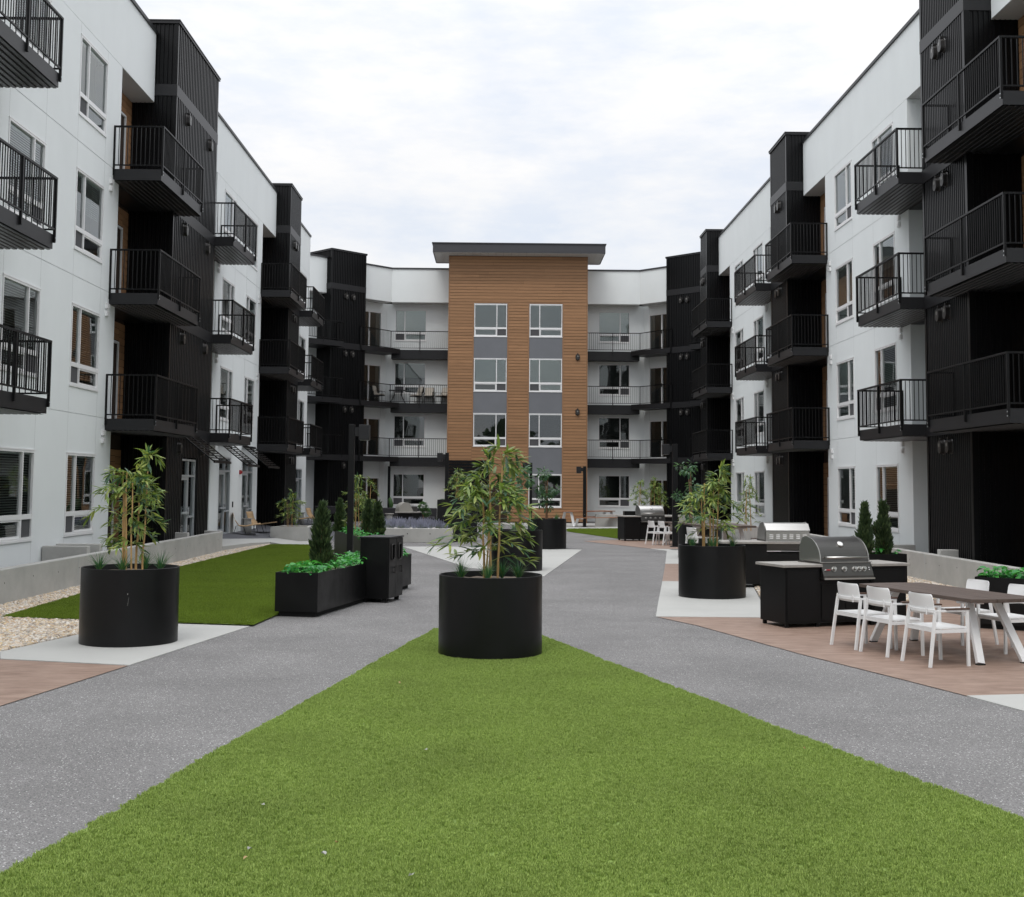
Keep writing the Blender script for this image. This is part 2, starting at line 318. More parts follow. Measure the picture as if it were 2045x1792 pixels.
    def rib(s, x0, x1, z0, z1, y, pitch=0.115, dep=0.028):   # corrugated sheet, ribs vertical, face towards -y
        n = max(1, round((x1 - x0) / pitch)); p = (x1 - x0) / n; pr = []
        for i in range(n):
            b = x0 + i * p; pr += [(b, 0), (b + p * .52, 0), (b + p * .62, -dep), (b + p * .9, -dep)]
        pr.append((x1, 0))
        for a, b in zip(pr, pr[1:]): s.quad((a[0], y + a[1], z0), (b[0], y + b[1], z0), (b[0], y + b[1], z1), (a[0], y + a[1], z1))
        return s
    def mesh(s, name, m):
        me = D.meshes.new(name); me.from_pydata(s.v, [], s.f)
        ms = m if isinstance(m, (list, tuple)) else [m]
        for q in ms: me.materials.append(M[q] if isinstance(q, str) else q)
        if s.smooth: me.polygons.foreach_set('use_smooth', [True] * len(me.polygons))
        me.update(); return me
ID = Matrix.Identity(4)
def T(x, y, z=0): return Matrix.Translation((x, y, z))
def RZ(a): return Matrix.Rotation(a, 4, 'Z')
def link(name, me, parent=None, mtx=ID, kind=None):
    o = D.objects.new(name, me); COL.objects.link(o)
    if parent: o.parent = parent
    o.matrix_basis = mtx
    if kind: o['kind'] = kind
    return o
def part(name, mb, m, parent=None, mtx=ID, kind=None): return link(name, mb.mesh(name, m), parent, mtx, kind)
def thing(name, label, cat, mtx=ID, group=None):
    o = D.objects.new(name, None); COL.objects.link(o); o.matrix_basis = mtx; o.empty_display_size = 0.2
    o['label'] = label; o['category'] = cat
    if group: o['group'] = group
    return o
def tag(o, label, cat, group=None):
    o['label'] = label; o['category'] = cat
    if group: o['group'] = group
    return o
def dup(root, mtx, label=None, group=None):
    r = root.copy(); COL.objects.link(r); r.matrix_basis = mtx
    if label: r['label'] = label
    if group: r['group'] = group
    for ch in list(root.children):
        c = ch.copy(); COL.objects.link(c); c.parent = r
        for g in list(ch.children):
            d = g.copy(); COL.objects.link(d); d.parent = c
    return r
def struct(name, mb, m, mtx=ID, kind='structure'): return part(name, mb, m, None, mtx, kind)
def bevel(o, w=0.01, seg=2):
    b = o.modifiers.new('bevel', 'BEVEL'); b.width = w; b.segments = seg; b.limit_method = 'ANGLE'; b.angle_limit = math.radians(40)
    return o

# ---------------------------------------------------------------- ground
def poly(name, pts, z, m, kind='structure', thick=0.0):
    b = MB()
    if thick: b.prism(pts, z - thick, z)
    else: b.quad(*[(x, y, z) for x, y in pts])
    return part(name, b, m, None, ID, kind)
g = MB(); g.quad((-300, -300, 0), (300, -300, 0), (300, 300, 0), (-300, 300, 0)); struct('ground', g, 'asphalt')
CT = [(-3.62, 0.5), (-2.62, 6.71), (-2.06, 10.39), (-1.57, 13.43), (-0.89, 17.85), (0.36, 17.85), (0.66, 16.98), (1.67, 13.45), (2.55, 10.41), (3.33, 7.87), (5.6, 0.5)]
LT = [(-7.52, 18.98), (-3.55, 18.12), (-3.45, 19.6), (-2.75, 22.8), (-2.75, 31.6), (-4.44, 34.45), (-6.15, 41.2), (-7.53, 41.35), (-7.72, 30.4), (-7.63, 22.6)]
FT = [(3.13, 55.0), (4.76, 47.9), (6.6, 47.6), (7.2, 59.2), (3.29, 57.9)]
def wavy(pts, fixed=()):
    out = []; rw = random.Random(17)
    for a, b in zip(pts, pts[1:] + pts[:1]):
        a_, b_ = Vector(a), Vector(b); n = max(1, int((b_ - a_).length / .7)); nn = Vector((-(b_ - a_).y, (b_ - a_).x)).normalized()
        for k in range(n): out.append(tuple(a_.lerp(b_, k / n) + nn * (rw.uniform(-.018, .018) if k else 0)))
    return out
CT, LT = wavy(CT), wavy(LT)
poly('turf_backing', CT, 0.010, 'turfbase'); poly('turf_backing', LT, 0.024, 'turfbased'); poly('turf_backing', FT, 0.010, 'turfbased')
poly('concrete_pad', [(-3.59, 18.08), (-4.18, 14.22), (-5.82, 14.66), (-6.06, 15.24), (-5.70, 17.01), (-5.6, 18.53)], 0.012, 'slab', thick=.03)
poly('stamped_paving', [(-5.82, 14.63), (-4.19, 14.19), (-4.61, 11.63), (-5.3, 7.5), (-9.4, 8.5), (-9.4, 15.5), (-6.06, 15.22)], 0.008, 'stamped')
poly('concrete_pad', [(-3.13, 40.9), (-0.5, 41.15), (2.72, 39.75), (1.06, 28.13), (-0.75, 30.94)], 0.012, 'slab', thick=.03)
poly('stamped_paving', [(2.55, 19.75), (3.0, 18.6), (3.81, 15.5), (4.43, 13.55), (4.74, 12.52), (9.4, 13.4), (9.4, 23.6), (6.3, 22.0), (4.2, 19.75)], 0.008, 'stamped')
poly('concrete_pad', [(4.74, 12.5), (4.97, 11.66), (5.6, 9.3), (9.4, 9.3), (9.4, 13.36)], 0.012, 'slab', thick=.03)
poly('concrete_pad', [(2.54, 19.78), (4.22, 19.72), (4.75, 22.19), (5.47, 26.57), (5.5, 27.0), (3.61, 27.0), (2.81, 21.64)], 0.012, 'slab', thick=.03)
poly('stamped_paving', [(3.61, 27.03), (9.4, 27.0), (9.4, 33.2), (4.49, 32.97)], 0.008, 'stamped')
poly('concrete_pad', [(4.49, 33.0), (6.4, 33.0), (6.4, 40.4), (5.05, 40.7), (5.41, 39.4)], 0.012, 'slab', thick=.03)
poly('stamped_paving', [(3.17, 45.9), (5.09, 40.75), (9.4, 40.45), (9.4, 47.5), (4.69, 47.2)], 0.008, 'stamped')
poly('concrete_pad', [(3.0, 58.0), (7.3, 59.3), (7.3, 66.9), (-1.0, 66.9), (1.5, 61.5), (3.0, 61.0)], 0.012, 'slab', thick=.03)
GL = [(-8.3, 8.0), (-6.1, 15.2), (-5.72, 17.0), (-5.62, 18.5), (-7.5, 18.95), (-7.64, 22.6), (-7.74, 30.4), (-7.55, 41.3), (-7.75, 42.1), (-8.5, 41.0), (-8.55, 37.4), (-8.32, 37.2)]
GR = [(4.3, 19.8), (6.3, 22.05), (9.4, 23.7), (9.4, 13.5), (9.62, 13.5), (9.62, 32.0), (8.8, 26.9), (5.55, 26.9), (4.8, 22.2)]
poly('gravel_bed', GL, 0.005, 'rock'); poly('gravel_bed', GR, 0.010, 'rock')
# lobby terrace: paving that slopes gently down from the doors to the court
def sz(x): return max(.006, .30 - .125 * (x + 9.46))
def sloped(name, pts, m, dz=0):
    b = MB(); b.v = [(x, y, sz(x) + dz) for x, y in pts]; b.f = [tuple(range(len(pts)))]; return struct(name, b, m)
edge = [(-9.3, 39.6), (-8.99, 40.5), (-8.3, 42.85), (-8.06, 43.6), (-7.9, 44.5), (-7.12, 44.6)]
sloped('terrace', [(-9.9, 37.4), (-9.46, 38.9)] + edge + [(-7.12, 60.6), (-9.9, 60.6)], 'paver')
poly('terrace', [(-7.12, 44.6), (-6.3, 44.7), (-5.2, 46.6), (-4.7, 62), (-7.12, 60.6)], .006, 'paver')
sloped('concrete_path', [(-9.9, 37.39), (-8.3, 37.39), (-8.05, 40.2), (-7.72, 41.95), (-7.12, 41.6), (-7.12, 44.59)] + edge[::-1][1:] + [(-9.46, 38.9)], 'slab', -.002)
kb = MB(); kp_ = [(-8.3, 37.39), (-8.05, 40.2), (-7.72, 41.95), (-7.12, 41.6)]
for p, q in zip(kp_, kp_[1:]): kb.quad((*p, 0), (*q, 0), (*q, sz(q[0]) - .002), (*p, sz(p[0]) - .002))
struct('kerb', kb, 'slab')
poly('concrete_path', [(-7.12, 41.6), (-6.95, 41.42), (-6.2, 41.45), (-6.1, 44.7), (-7.12, 44.59)], .006, 'slab')

# ---------------------------------------------------------------- windows and doors (shared meshes, origin at the lower left corner of the opening, y into the wall)
WW, WH = 1.90, 1.78
_wc = {}
def win_meshes(kind, W=WW, H=WH):
    k = (kind, W, H)
    if k in _wc: return _wc[k]
    f = MB(); fr = .042; y0, y1 = -.014, .07; m = W * (.69 if kind == 'R' else .31); tz0, tz1 = .40, .50
    f.box(0, fr, y0, y1, 0, H); f.box(W - fr, W, y0, y1, 0, H); f.box(fr, W - fr, y0, y1, 0, fr); f.box(fr, W - fr, y0, y1, H - fr, H)
    f.box(fr, W - fr, y0 + .006, y1, tz0, tz1); f.box(m - .024, m + .024, y0 + .003, y1 - .004, fr, tz0); f.box(m - .024, m + .024, y0 + .003, y1 - .004, tz1, H - fr)
    wide = (fr, m - .03) if kind == 'R' else (m + .03, W - fr)
    a, b = wide                                  # lower wide light has its own sash
    f.box(a, a + .035, y0 + .02, y1 - .01, fr, tz0); f.box(b - .035, b, y0 + .02, y1 - .01, fr, tz0); f.box(a + .035, b - .035, y0 + .02, y1 - .01, fr, fr + .035); f.box(a + .035, b - .035, y0 + .02, y1 - .01, tz0 - .035, tz0)
    sill = MB(); sill.box(-.02, W + .02, -.025, 0.0, -.045, -.002)
    head = MB(); head.box(-.02, W + .02, -.02, 0.0, H + .002, H + .03)
    up1 = MB(); up1.quad((fr, .035, tz1), (m - .03, .035, tz1), (m - .03, .035, H - fr), (fr, .035, H - fr))
    up2 = MB(); up2.quad((m + .03, .035, tz1), (W - fr, .035, tz1), (W - fr, .035, H - fr), (m + .03, .035, H - fr))
    lo = MB(); lo.quad((a, .04, fr), (b, .04, fr), (b, .04, tz0), (a, .04, tz0))
    n = (m + .03, W - fr) if kind == 'R' else (fr, m - .03)
    sc = MB(); sc.quad((n[0], .02, fr), (n[1], .02, fr), (n[1], .02, tz0), (n[0], .02, tz0))
    _wc[k] = (f.mesh('window', 'vinyl'), sill.mesh('sill', 'vinyl'), [q.mesh('pane', 'glass') for q in (up1, up2, lo)], sc.mesh('insect_screen', 'screen'), head.mesh('head_trim', 'vinyl'))
    return _wc[k]
_bc = {}
def blind_mesh(W, H, z0, tilt, m):
    k = (W, H, z0, tilt, m)
    if k in _bc: return _bc[k]
    b = MB(); p = .05; n = int((H - .06 - z0) / p); c, s = math.cos(tilt) * .023, math.sin(tilt) * .023
    for i in range(n):
        z = H - .08 - i * p; b.quad((.06, .10 - c, z - s), (W - .06, .10 - c, z - s), (W - .06, .10 + c, z + s), (.06, .10 + c, z + s))
    b.box(.06, W - .06, .075, .125, H - .08, H - .04)
    _bc[k] = b.mesh('blind', m); return _bc[k]
def window(root, M0, kind, blind=('full', .35, 'blind'), W=WW, H=WH):
    f, sl, panes, sc, hd = win_meshes(kind, W, H)
    o = link('window', f, root, M0); link('sill', sl, o); link('insect_screen', sc, o); link('head_trim', hd, o)
    for p in panes: link('pane', p, o)
    if blind:
        z0 = {'full': .06, 'half': H * .5, 'most': .42}[blind[0]]
        link('blind', blind_mesh(W, H, z0, blind[1], blind[2]), o)
    return o
_dc = {}
def slider(root, M0, W=1.75, H=2.15):
    k = (W, H)
    if k not in _dc:
        f = MB(); fr = .06; y0, y1 = -.018, .08
        f.box(0, fr, y0, y1, 0, H); f.box(W - fr, W, y0, y1, 0, H); f.box(fr, W - fr, y0, y1, 0, fr); f.box(fr, W - fr, y0, y1, H - fr, H); f.box(W * .5 - .04, W * .5 + .04, y0 + .01, y1, fr, H - fr)
        p = MB(); p.quad((fr, .03, fr), (W * .5 - .04, .03, fr), (W * .5 - .04, .03, H - fr), (fr, .03, H - fr))
        p2 = MB(); p2.quad((W * .5 + .04, .05, fr), (W - fr, .05, fr), (W - fr, .05, H - fr), (W * .5 + .04, .05, H - fr))
        h = MB(); h.box(W * .5 - .02, W * .5 + .02, y0 - .03, y0 + .009, 1.0, 1.2)
        _dc[k] = (f.mesh('sliding_door', 'vinyl'), p.mesh('pane', 'glass'), p2.mesh('pane', 'glass'), h.mesh('handle', 'lamp_dark'))
    f, p, p2, h = _dc[k]; o = link('sliding_door', f, root, M0); link('pane', p, o); link('pane', p2, o); link('handle', h, o); return o
def storefront(root, M0, W, H, door=(0, .55), name='glass_door'):
    f = MB(); fr = .055; y0, y1 = -.02, .09; tz = H - .48; md = W * door[1]
    f.box(0, fr, y0, y1, 0, H); f.box(W - fr, W, y0, y1, 0, H); f.box(fr, W - fr, y0, y1, H - fr, H); f.box(fr, W - fr, y0 + .004, y1, tz - .03, tz + .03); f.box(md - .035, md + .035, y0 + .008, y1, 0, tz - .03); f.box(md - .03, md + .03, y0 + .008, y1, tz + .03, H - fr)
    f.box(md + .035, W - fr, y0 + .006, y1, 0, .07); f.box(md + .035, W - fr, y0 + .006, y1, .78, .83)
    f.box(fr + .005, fr + .08, y0 + .012, y1 - .02, .02, tz - .035); f.box(md - .115, md - .04, y0 + .012, y1 - .02, .02, tz - .035); f.box(fr + .08, md - .115, y0 + .012, y1 - .02, .02, .2); f.box(fr + .08, md - .115, y0 + .012, y1 - .02, tz - .12, tz - .035)
    o = part(name, f, 'alum', root, M0)
    for a, b, c, d in ((fr, md, .1, tz), (md, W - fr, .07, tz), (fr, md, tz, H - fr), (md, W - fr, tz, H - fr)):
        q = MB(); q.quad((a, .035, c), (b, .035, c), (b, .035, d), (a, .035, d)); part('pane', q, 'glass', o)
    h = MB(); h.bar((md - .08, -.07, .80), (md - .08, -.07, 1.1), .03); h.bar((fr + .1, -.06, .93), (md - .08, -.06, .93), .05, .06); h.box(md - .1, md - .06, -.06, -.01, .84, .87); h.box(md - .1, md - .06, -.06, -.01, 1.03, 1.06)
    part('push_bar', h, 'alum', o); return o
# ---------------------------------------------------------------- balcony railing
def railing(b, pts, z0, z1, post_drop=.16, sp=.108, ends=(True, True)):
    for i in range(len(pts) - 1):
        a, c = Vector((*pts[i], 0)), Vector((*pts[i + 1], 0)); Ln = (c - a).length; d = (c - a) / Ln
        b.bar(a + Vector((0, 0, z1 - .02)) - d * .02, c + Vector((0, 0, z1 - .02)) + d * .02, .05, .04)
        b.bar(a + Vector((0, 0, z0 + .09)), c + Vector((0, 0, z0 + .09)), .03, .03)
        n = max(2, round(Ln / sp))
        for k in range(1, n):
            p = a + d * (Ln * k / n); b.bar(p + Vector((0, 0, z0 + .1)), p + Vector((0, 0, z1 - .04)), .016)
        m = max(1, round(Ln / 1.75))
        for k in range(0, m + 1):
            if i > 0 and k == 0: continue
            p = a + d * (Ln * k / m); dr = post_drop if (Ln > 1.0 or k) else 0
            b.bar(p + Vector((0, 0, z0 - dr)), p + Vector((0, 0, z1 - .04)), .045)
    return b
def ridged(b, x0, x1, y0, y1, z, sp=.12):   # corrugated underside, ribs along x
    n = max(1, round((y1 - y0) / sp)); p = (y1 - y0) / n
    for i in range(n):
        a = y0 + i * p
        for (c, h), (e, k) in zip([(0, 0), (.55, 0), (.63, .02), (.92, .02)], [(.55, 0), (.63, .02), (.92, .02), (1, 0)]):
            b.quad((x0, a + c * p, z + h), (x0, a + e * p, z + k), (x1, a + e * p, z + k), (x1, a + c * p, z + h))
# floors
FL = [.25, 3.60, 6.65, 9.70]
P0, P1 = 12.40, 14.30        # roof parapet
BANDS = [(3.30, 3.62), (6.34, 6.66), (9.39, 9.71), (12.60, 12.92)]
def light_mesh():
    b = MB(); k = 20
    pr = []
    for i in range(k):
        a = 2 * PI * i / k; x, z = math.cos(a) * .11, math.sin(a) * .11; z += .05 if z > 0 else -.05; pr.append((x, z))
    n = 0
    for y0, y1, s in ((-.02, 0.0, 1.12), (-.11, -.021, 1.0)):
        n = len(b.v); b.v += [(x * s, y1, z * s) for x, z in pr] + [(x * s * .93, y0, z * s * .93) for x, z in pr]
        b.f += [tuple(n + k + i for i in range(k))] + [(n + i, n + (i + 1) % k, n + k + (i + 1) % k, n + k + i) for i in range(k)]
    b.box(-.03, .03, -.09, 0, .165, .21)
    l = MB(); l.disc((0, -.114, .04), .045, 'y', 14)
    return b.mesh('wall_light', 'lamp_dark'), l.mesh('lens', 'lens')
WLm = light_mesh()
def wall_light(root, mtx):
    o = link('wall_light', WLm[0], root, mtx); link('lens', WLm[1], o); return o
vb = MB(); vb.box(-.09, .09, -.05, 0, 0, .13)
for i in range(3): vb.box(-.08, .08, -.065, -.052, .015 + i * .04, .04 + i * .04)
VENT = vb.mesh('vent', 'vinyl')
_tc = {}
def tower(root, mtx, w, dep, proud, z0, top=14.72, lights=None, door=None, side_l=None, side_r=None, name='tower', pitch=.115):
    """metal clad tower: local x 0..w along the face, y=0 face, into +y"""
    c = MB(); c.box(.06, w - .06, .06, dep, z0, top - .1)
    if door:
        c = MB(); c.box(.06, w - .06, .75, dep, z0, top - .1); c.box(.06, w - .06, .06, .74, 3.0, top - .1)
    t = part(name, c, 'clad', root, mtx)
    segs = []; z = z0
    for a, b in BANDS:
        if a > z: segs.append((z, a))
        z = b
    segs.append((z, top - .1))
    for a, b in segs:
        if door and a < 3:
            d0, d1, dz0, dz1 = door
            for q in ((0, d0, a, b), (d1, w, a, b), (d0, d1, dz1, b)):
                m = MB(); m.rib(q[0], q[1], q[2], q[3], 0, pitch, .028 + (pitch - .115) * .25); part('cladding_panel', m, 'clad', t)
        else:
            m = MB(); m.rib(.07, w - .07, a, b, 0, pitch, .028 + (pitch - .115) * .25); part('cladding_panel', m, 'clad', t)
        m = MB()   # the two returns
        e = MB(); e.rib(0, dep, a, b, 0)
        part('cladding_return', e, 'clad', t, Matrix(((0, 1, 0, 0), (-1, 0, 0, dep), (0, 0, 1, 0), (0, 0, 0, 1))))
        e2 = MB(); e2.rib(0, dep, a, b, 0)
        part('cladding_return', e2, 'clad', t, Matrix(((0, -1, 0, w), (1, 0, 0, 0), (0, 0, 1, 0), (0, 0, 0, 1))))
        
        for q0, q1 in ((-.035, .07), (w - .07, w + .035)): cor = MB(); cor.box(q0, q1, -.035, .07, a, b); part('corner_trim', cor, 'clad', t)
    for a, b in BANDS: bm_ = MB(); bm_.box(-.04, w + .04, -.042, dep - .01, a, b); part('band', bm_, 'fascia', t)
    cp = MB(); cp.box(-.07, w + .07, -.07, dep, top - .1, top - .03); cp.box(-.085, w + .085, -.085, dep, top - .03, top); part('coping', cp, 'fascia', t)
    if lights:
        for fz in (3.02, 6.06, 9.11, 12.25):
            if lights[0] == 'wide' and fz < 3.1 : pass
            for x in lights[1]: wall_light(root, mtx @ T(x, -.03, fz))
    return t
def planks(root, name, mtx, x0, x1, z0, z1, y=0.0, pitch=.17, splits=None, th=.022):
    n = round((z1 - z0) / pitch); p = (z1 - z0) / n
    for i in range(n):
        key = ('pl', round(x1 - x0, 3), round(p, 4))
        if key not in _tc:
            b = MB(); b.box(0, x1 - x0, 0, th, 0.006, p - .008); _tc[key] = b.mesh('siding_plank', 'wood')
        link('siding_plank', _tc[key], root, mtx @ T(x0, y - th + R.uniform(-.002, .002), z0 + i * p))

# ---------------------------------------------------------------- the two side wings
class Wing:
    def __init__(s, side, label):
        s.sg = 1 if side == 'L' else -1; s.X = -9.46 if side == 'L' else 10.78
        s.root = thing('apartment_building', label, 'building', T(s.X, 0, 0) @ RZ(PI / 2 * s.sg))
    def bx(s, b, u0, u1, d0, d1, z0, z1):
        xs = sorted((s.sg * u0, s.sg * u1)); b.box(xs[0], xs[1], -d1, -d0, z0, z1); return b
    def xr(s, u0, u1): return sorted((s.sg * u0, s.sg * u1))
    def wall(s, u0, u1, z0, z1, wins=(), holes=(), joints=True):
        """white stucco front with window openings; wins = list of (u0, floor index, kind, blind)"""
        a, b = s.xr(u0, u1); hs = []
        for w in wins:
            x = s.xr(w[0], w[0] + WW)[0]; z = .92 if w[1] == 0 else FL[w[1]] + .63; hs.append((x, x + WW, z, z + WH))
        hs += [(*s.xr(h[0], h[1]), h[2], h[3]) for h in holes]
        vg = sorted({round(h[i], 3) for h in hs for i in (0, 1)}) if joints else []
        m = MB(); m.wall(a, b, z0, z1, 0, hs, [q for q in (3.6, 6.65, 9.7) if z0 < q < z1], [v for v in vg])
        o = part('wall', m, 'stucco', s.root)
        for x in (a, b): e = MB(); e.quad((x, 0, z0), (x, 1.5, z0), (x, 1.5, z1), (x, 0, z1)); part('wall_return', e, 'stucco', s.root)
        for w, h in zip(wins, hs): window(s.root, T(h[0], 0, h[2]), w[2], w[3])
        c = MB(); c.box(a + .02, b - .02, .65, 11, z0, 13.7); part('interior', c, 'inter', s.root)
        return o
    def parapet(s, u0, u1):
        a, b = s.xr(u0, u1); m = MB(); m.box(a, b, 0, .35, P0 + .006, P1); part('parapet', m, 'stucco', s.root)
        k = MB(); k.box(a, b, -.05, .42, P1, P1 + .09); part('coping', k, 'fascia', s.root)
    def recess(s, u0, u1, depth, kind, side_near=None):
        a, b = s.xr(u0, u1)
        sf = MB(); n = int((b - a) / .15) + 1
        for i in range(n): sf.box(a + (b - a) * i / n + .003, a + (b - a) * (i + 1) / n - .003, .02, depth, P0 + .004, P0 + .03)
        part('recess_soffit', sf, 'soffit', s.root, ID, 'stuff')
        if kind == 'wood':
            # sliding door next to the white wall, boards next to the tower; the tower is at the far end
            for f in FL:
                dx = s.xr(u0 + .50, u0 + .50 + 1.85)
                slider(s.root, T(dx[0], depth - .02, f + .02), 1.85, 2.15)
                wz1 = f + 2.68 if f < 9 else P0
                wx = s.xr(u0 + 2.37, u1 - .02); planks(s.root, 'siding_plank', T(0, depth, 0), wx[0], wx[1], f + .02, wz1, 0, .19)
                tx = s.xr(u0 + .02, u0 + 2.36); planks(s.root, 'siding_plank', T(0, depth, 0), tx[0], tx[1], f + 2.2, wz1, 0, .19)
            m = MB(); m.quad((a, depth + .002, 0), (b, depth + .002, 0), (b, depth + .002, P0), (a, depth + .002, P0)); part('recess_back', m, 'gap', s.root)
        else:
            m = MB(); m.quad((a, depth, 0), (b, depth, 0), (b, depth, P0), (a, depth, P0)); part('recess_back', m, 'stucco', s.root)
            if kind == 'white':
                for f in FL[1:]: slider(s.root, T(a + (b - a) / 2 - .85, depth - .02, f + .02), 1.7, 2.1)
        for f in FL[1:]: fs = MB(); fs.box(a + .01, b - .01, .011, depth - .03, f - .30, f - .003); part('floor_edge', fs, 'fascia', s.root)
    def balcony(s, kind, u0, u1, un, td=.57, out=1.2, floors=(1, 2, 3)):
        """kind T: u0 in front of the white wall, un = near corner of the tower; kind B: starts at the tower's far corner u0, runs to u1 over the white wall"""
        key = (s.sg, kind, round(u1 - u0, 2), round(un - u0, 2), td)
        if key not in _tc:
            S, Rl, So = MB(), MB(), MB()
            if kind == 'T':
                cut = .47
                s.bx(S, 0, un - u0 - .05, .012, out - .02, -.28, -.006); s.bx(S, un - u0 - .049, u1 - u0 - .02, td + .05, out - .02, -.279, -.006)
                pts = [(0.0, .02), (0.0, out), (u1 - u0, out), (u1 - u0, td + .05)]
                a, b = s.xr(0.02, un - u0 - .06); ridged(So, a, b, -(out - .04), -.03, -.30); a, b = s.xr(un - u0 - .06, u1 - u0 - .04); ridged(So, a, b, -(out - .04), -(td + .06), -.30)
            else:
                s.bx(S, 0.04, un - u0, .012, out - .02, -.28, -.006); s.bx(S, un - u0 + .001, u1 - u0 - .02, .012, out - .02, -.279, -.006)
                pts = [(0.03, td), (0.03, out), (u1 - u0, out), (u1 - u0, .02)]
                a, b = s.xr(0.06, u1 - u0 - .04); ridged(So, a, b, -(out - .04), -.03, -.30)
            railing(Rl, [(s.sg * p[0], -p[1]) for p in pts], 0, 1.07)
            br = MB()
            for p in pts[1:3]:
                for dz in (-.07, -.15): br.box(s.sg * p[0] - .012, s.sg * p[0] + .012, -p[1] - .03, -p[1] - .02, dz - .012, dz + .012)
            _tc[key] = (S.mesh('balcony', 'fascia'), Rl.mesh('railing', 'rail'), So.mesh('ridged_soffit', 'under'), br.mesh('bolt', 'alum'))
        q = _tc[key]
        for f in floors:
            o = link('balcony', q[0], s.root, T(s.sg * u0, 0, FL[f])); link('railing', q[1], o); link('ridged_soffit', q[2], o); link('bolt', q[3], o)
    def tower(s, u0, u1, lights, **kw):
        x = s.xr(u0, u1)[0]; lx = [l - u0 if s.sg > 0 else (u1 - l) for l in lights]
        if kw.get('door'):
            d = kw['door']; kw['door'] = (d[0] - u0, d[1] - u0, d[2], d[3]) if s.sg > 0 else (u1 - d[1], u1 - d[0], d[2], d[3])
        return tower(s.root, T(x, -.57, 0), u1 - u0, 3.0, .57, 0, lights=('n', lx) if lights else None, **kw)
    def vents(s, us):
        for u in us:
            for f in FL[1:]:
                for dz in (-.42, -.60): link('vent', VENT, s.root, T(s.sg * u, 0, f + dz))
BF, BH, BN = ('full', .9, 'blind'), ('half', .9, 'blind'), None
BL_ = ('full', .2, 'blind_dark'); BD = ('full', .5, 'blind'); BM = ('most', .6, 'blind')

LW = Wing('L', 'white apartment wing on the left with black ribbed towers and glass lobby doors')
LW.wall(-6, 19.3, 0, P0, joints=False)
LW.recess(19.3, 22.1, 1.2, 'white'); 
LW.wall(22.1, 30.04, 0, P0, [(23.24, 0, 'R', BD), (27.03, 0, 'L', BD), (23.24, 1, 'R', BD), (27.03, 1, 'L', BD), (23.24, 2, 'R', BF), (27.03, 2, 'L', BH), (23.24, 3, 'R', BF), (27.03, 3, 'L', BF)])
LW.recess(30.04, 32.92, .63, 'wood')
LW.tower(32.92, 37.70, (34.03, 36.66), pitch=.18, door=(34.52, 36.25, .28, 2.78))
storefront(LW.root, T(34.52, -.54, .28), 1.73, 2.46)
LW.recess(37.70, 40.45, 1.2, 'white')
LW.wall(40.45, 48.40, 0, P0, [(41.6, 1, 'R', BD), (45.53, 1, 'L', BM), (41.6, 2, 'R', BM), (45.53, 2, 'L', BD), (41.6, 3, 'R', BF), (45.53, 3, 'L', BF)], holes=((41.75, 43.55, .28, 2.95), (45.55, 47.5, .28, 2.95)))
for u, w in ((41.75, 1.8), (45.55, 1.95)): storefront(LW.root, T(u, 0.02, .28), w, 2.67)
LW.recess(48.40, 51.28, .63, 'wood')
LW.tower(51.28, 53.94, (52.2, 52.7), pitch=.18)
LW.recess(53.94, 57.1, 1.2, 'white')
LW.wall(57.1, 60.6, 0, P0, [(57.75, 1, 'L', BD), (57.75, 2, 'L', BD), (57.75, 3, 'L', BF)], holes=((57.5, 59.4, .28, 2.75),))
storefront(LW.root, T(57.5, .02, .28), 1.9, 2.47)
for a, b in ((-6, 32.86), (37.76, 51.22), (54.0, 60.6)): LW.parapet(a, b)
LW.balcony('B', 19.3, 22.55, 22.1); LW.balcony('T', 29.55, 33.58, 32.92); LW.balcony('B', 37.7, 41.12, 40.45); LW.balcony('T', 48.24, 51.98, 51.28); LW.balcony('B', 53.94, 57.35, 57.1)
LW.vents((29.4, 40.85, 47.9, 57.3))
rf = MB(); rf.box(-6, 60.6, .4, 14, 13.75, 13.9); part('roof', rf, 'roof', LW.root)
al = MB(); al.box(-.07, .07, -.06, 0, 0, .15); al.box(-.05, .05, -.1, -.06, .03, .12); part('fire_alarm', al, 'red', LW.root, T(45.1, 0, 2.38))
kp = MB(); kp.box(-.05, .05, -.03, 0, 0, .2); part('card_reader', kp, 'lamp_dark', LW.root, T(44.0, 0, 1.2))
# sloping louvred sunshades above the lobby doors
def sunshade(u0, u1, d0, zt=3.42, zb=2.66, out=.95):
    b = MB(); n = 10
    for u in (u0, (u0 + u1) / 2, u1): b.bar((u, -d0, zt), (u, -d0 - out, zb), .03, .06, up=(1, 0, 0))
    o = part('sunshade', b, 'rail', LW.root)
    for i in range(n):
        t = (i + .5) / n; q = MB(); q.bar((u0, -d0 - out * t, zt + (zb - zt) * t), (u1, -d0 - out * t, zt + (zb - zt) * t), .034, .03); part('louvre', q, 'rail', o)
    q = MB(); q.bar((u0 - .03, -d0 - out, zb), (u1 + .03, -d0 - out, zb), .04, .07); q.bar((u0 - .03, -d0 - .02, zt), (u1 + .03, -d0 - .02, zt), .04, .06); part('edge_bar', q, 'rail', o)
sunshade(34.35, 36.4, .60); sunshade(41.6, 43.7, .03); sunshade(45.4, 47.65, .03)

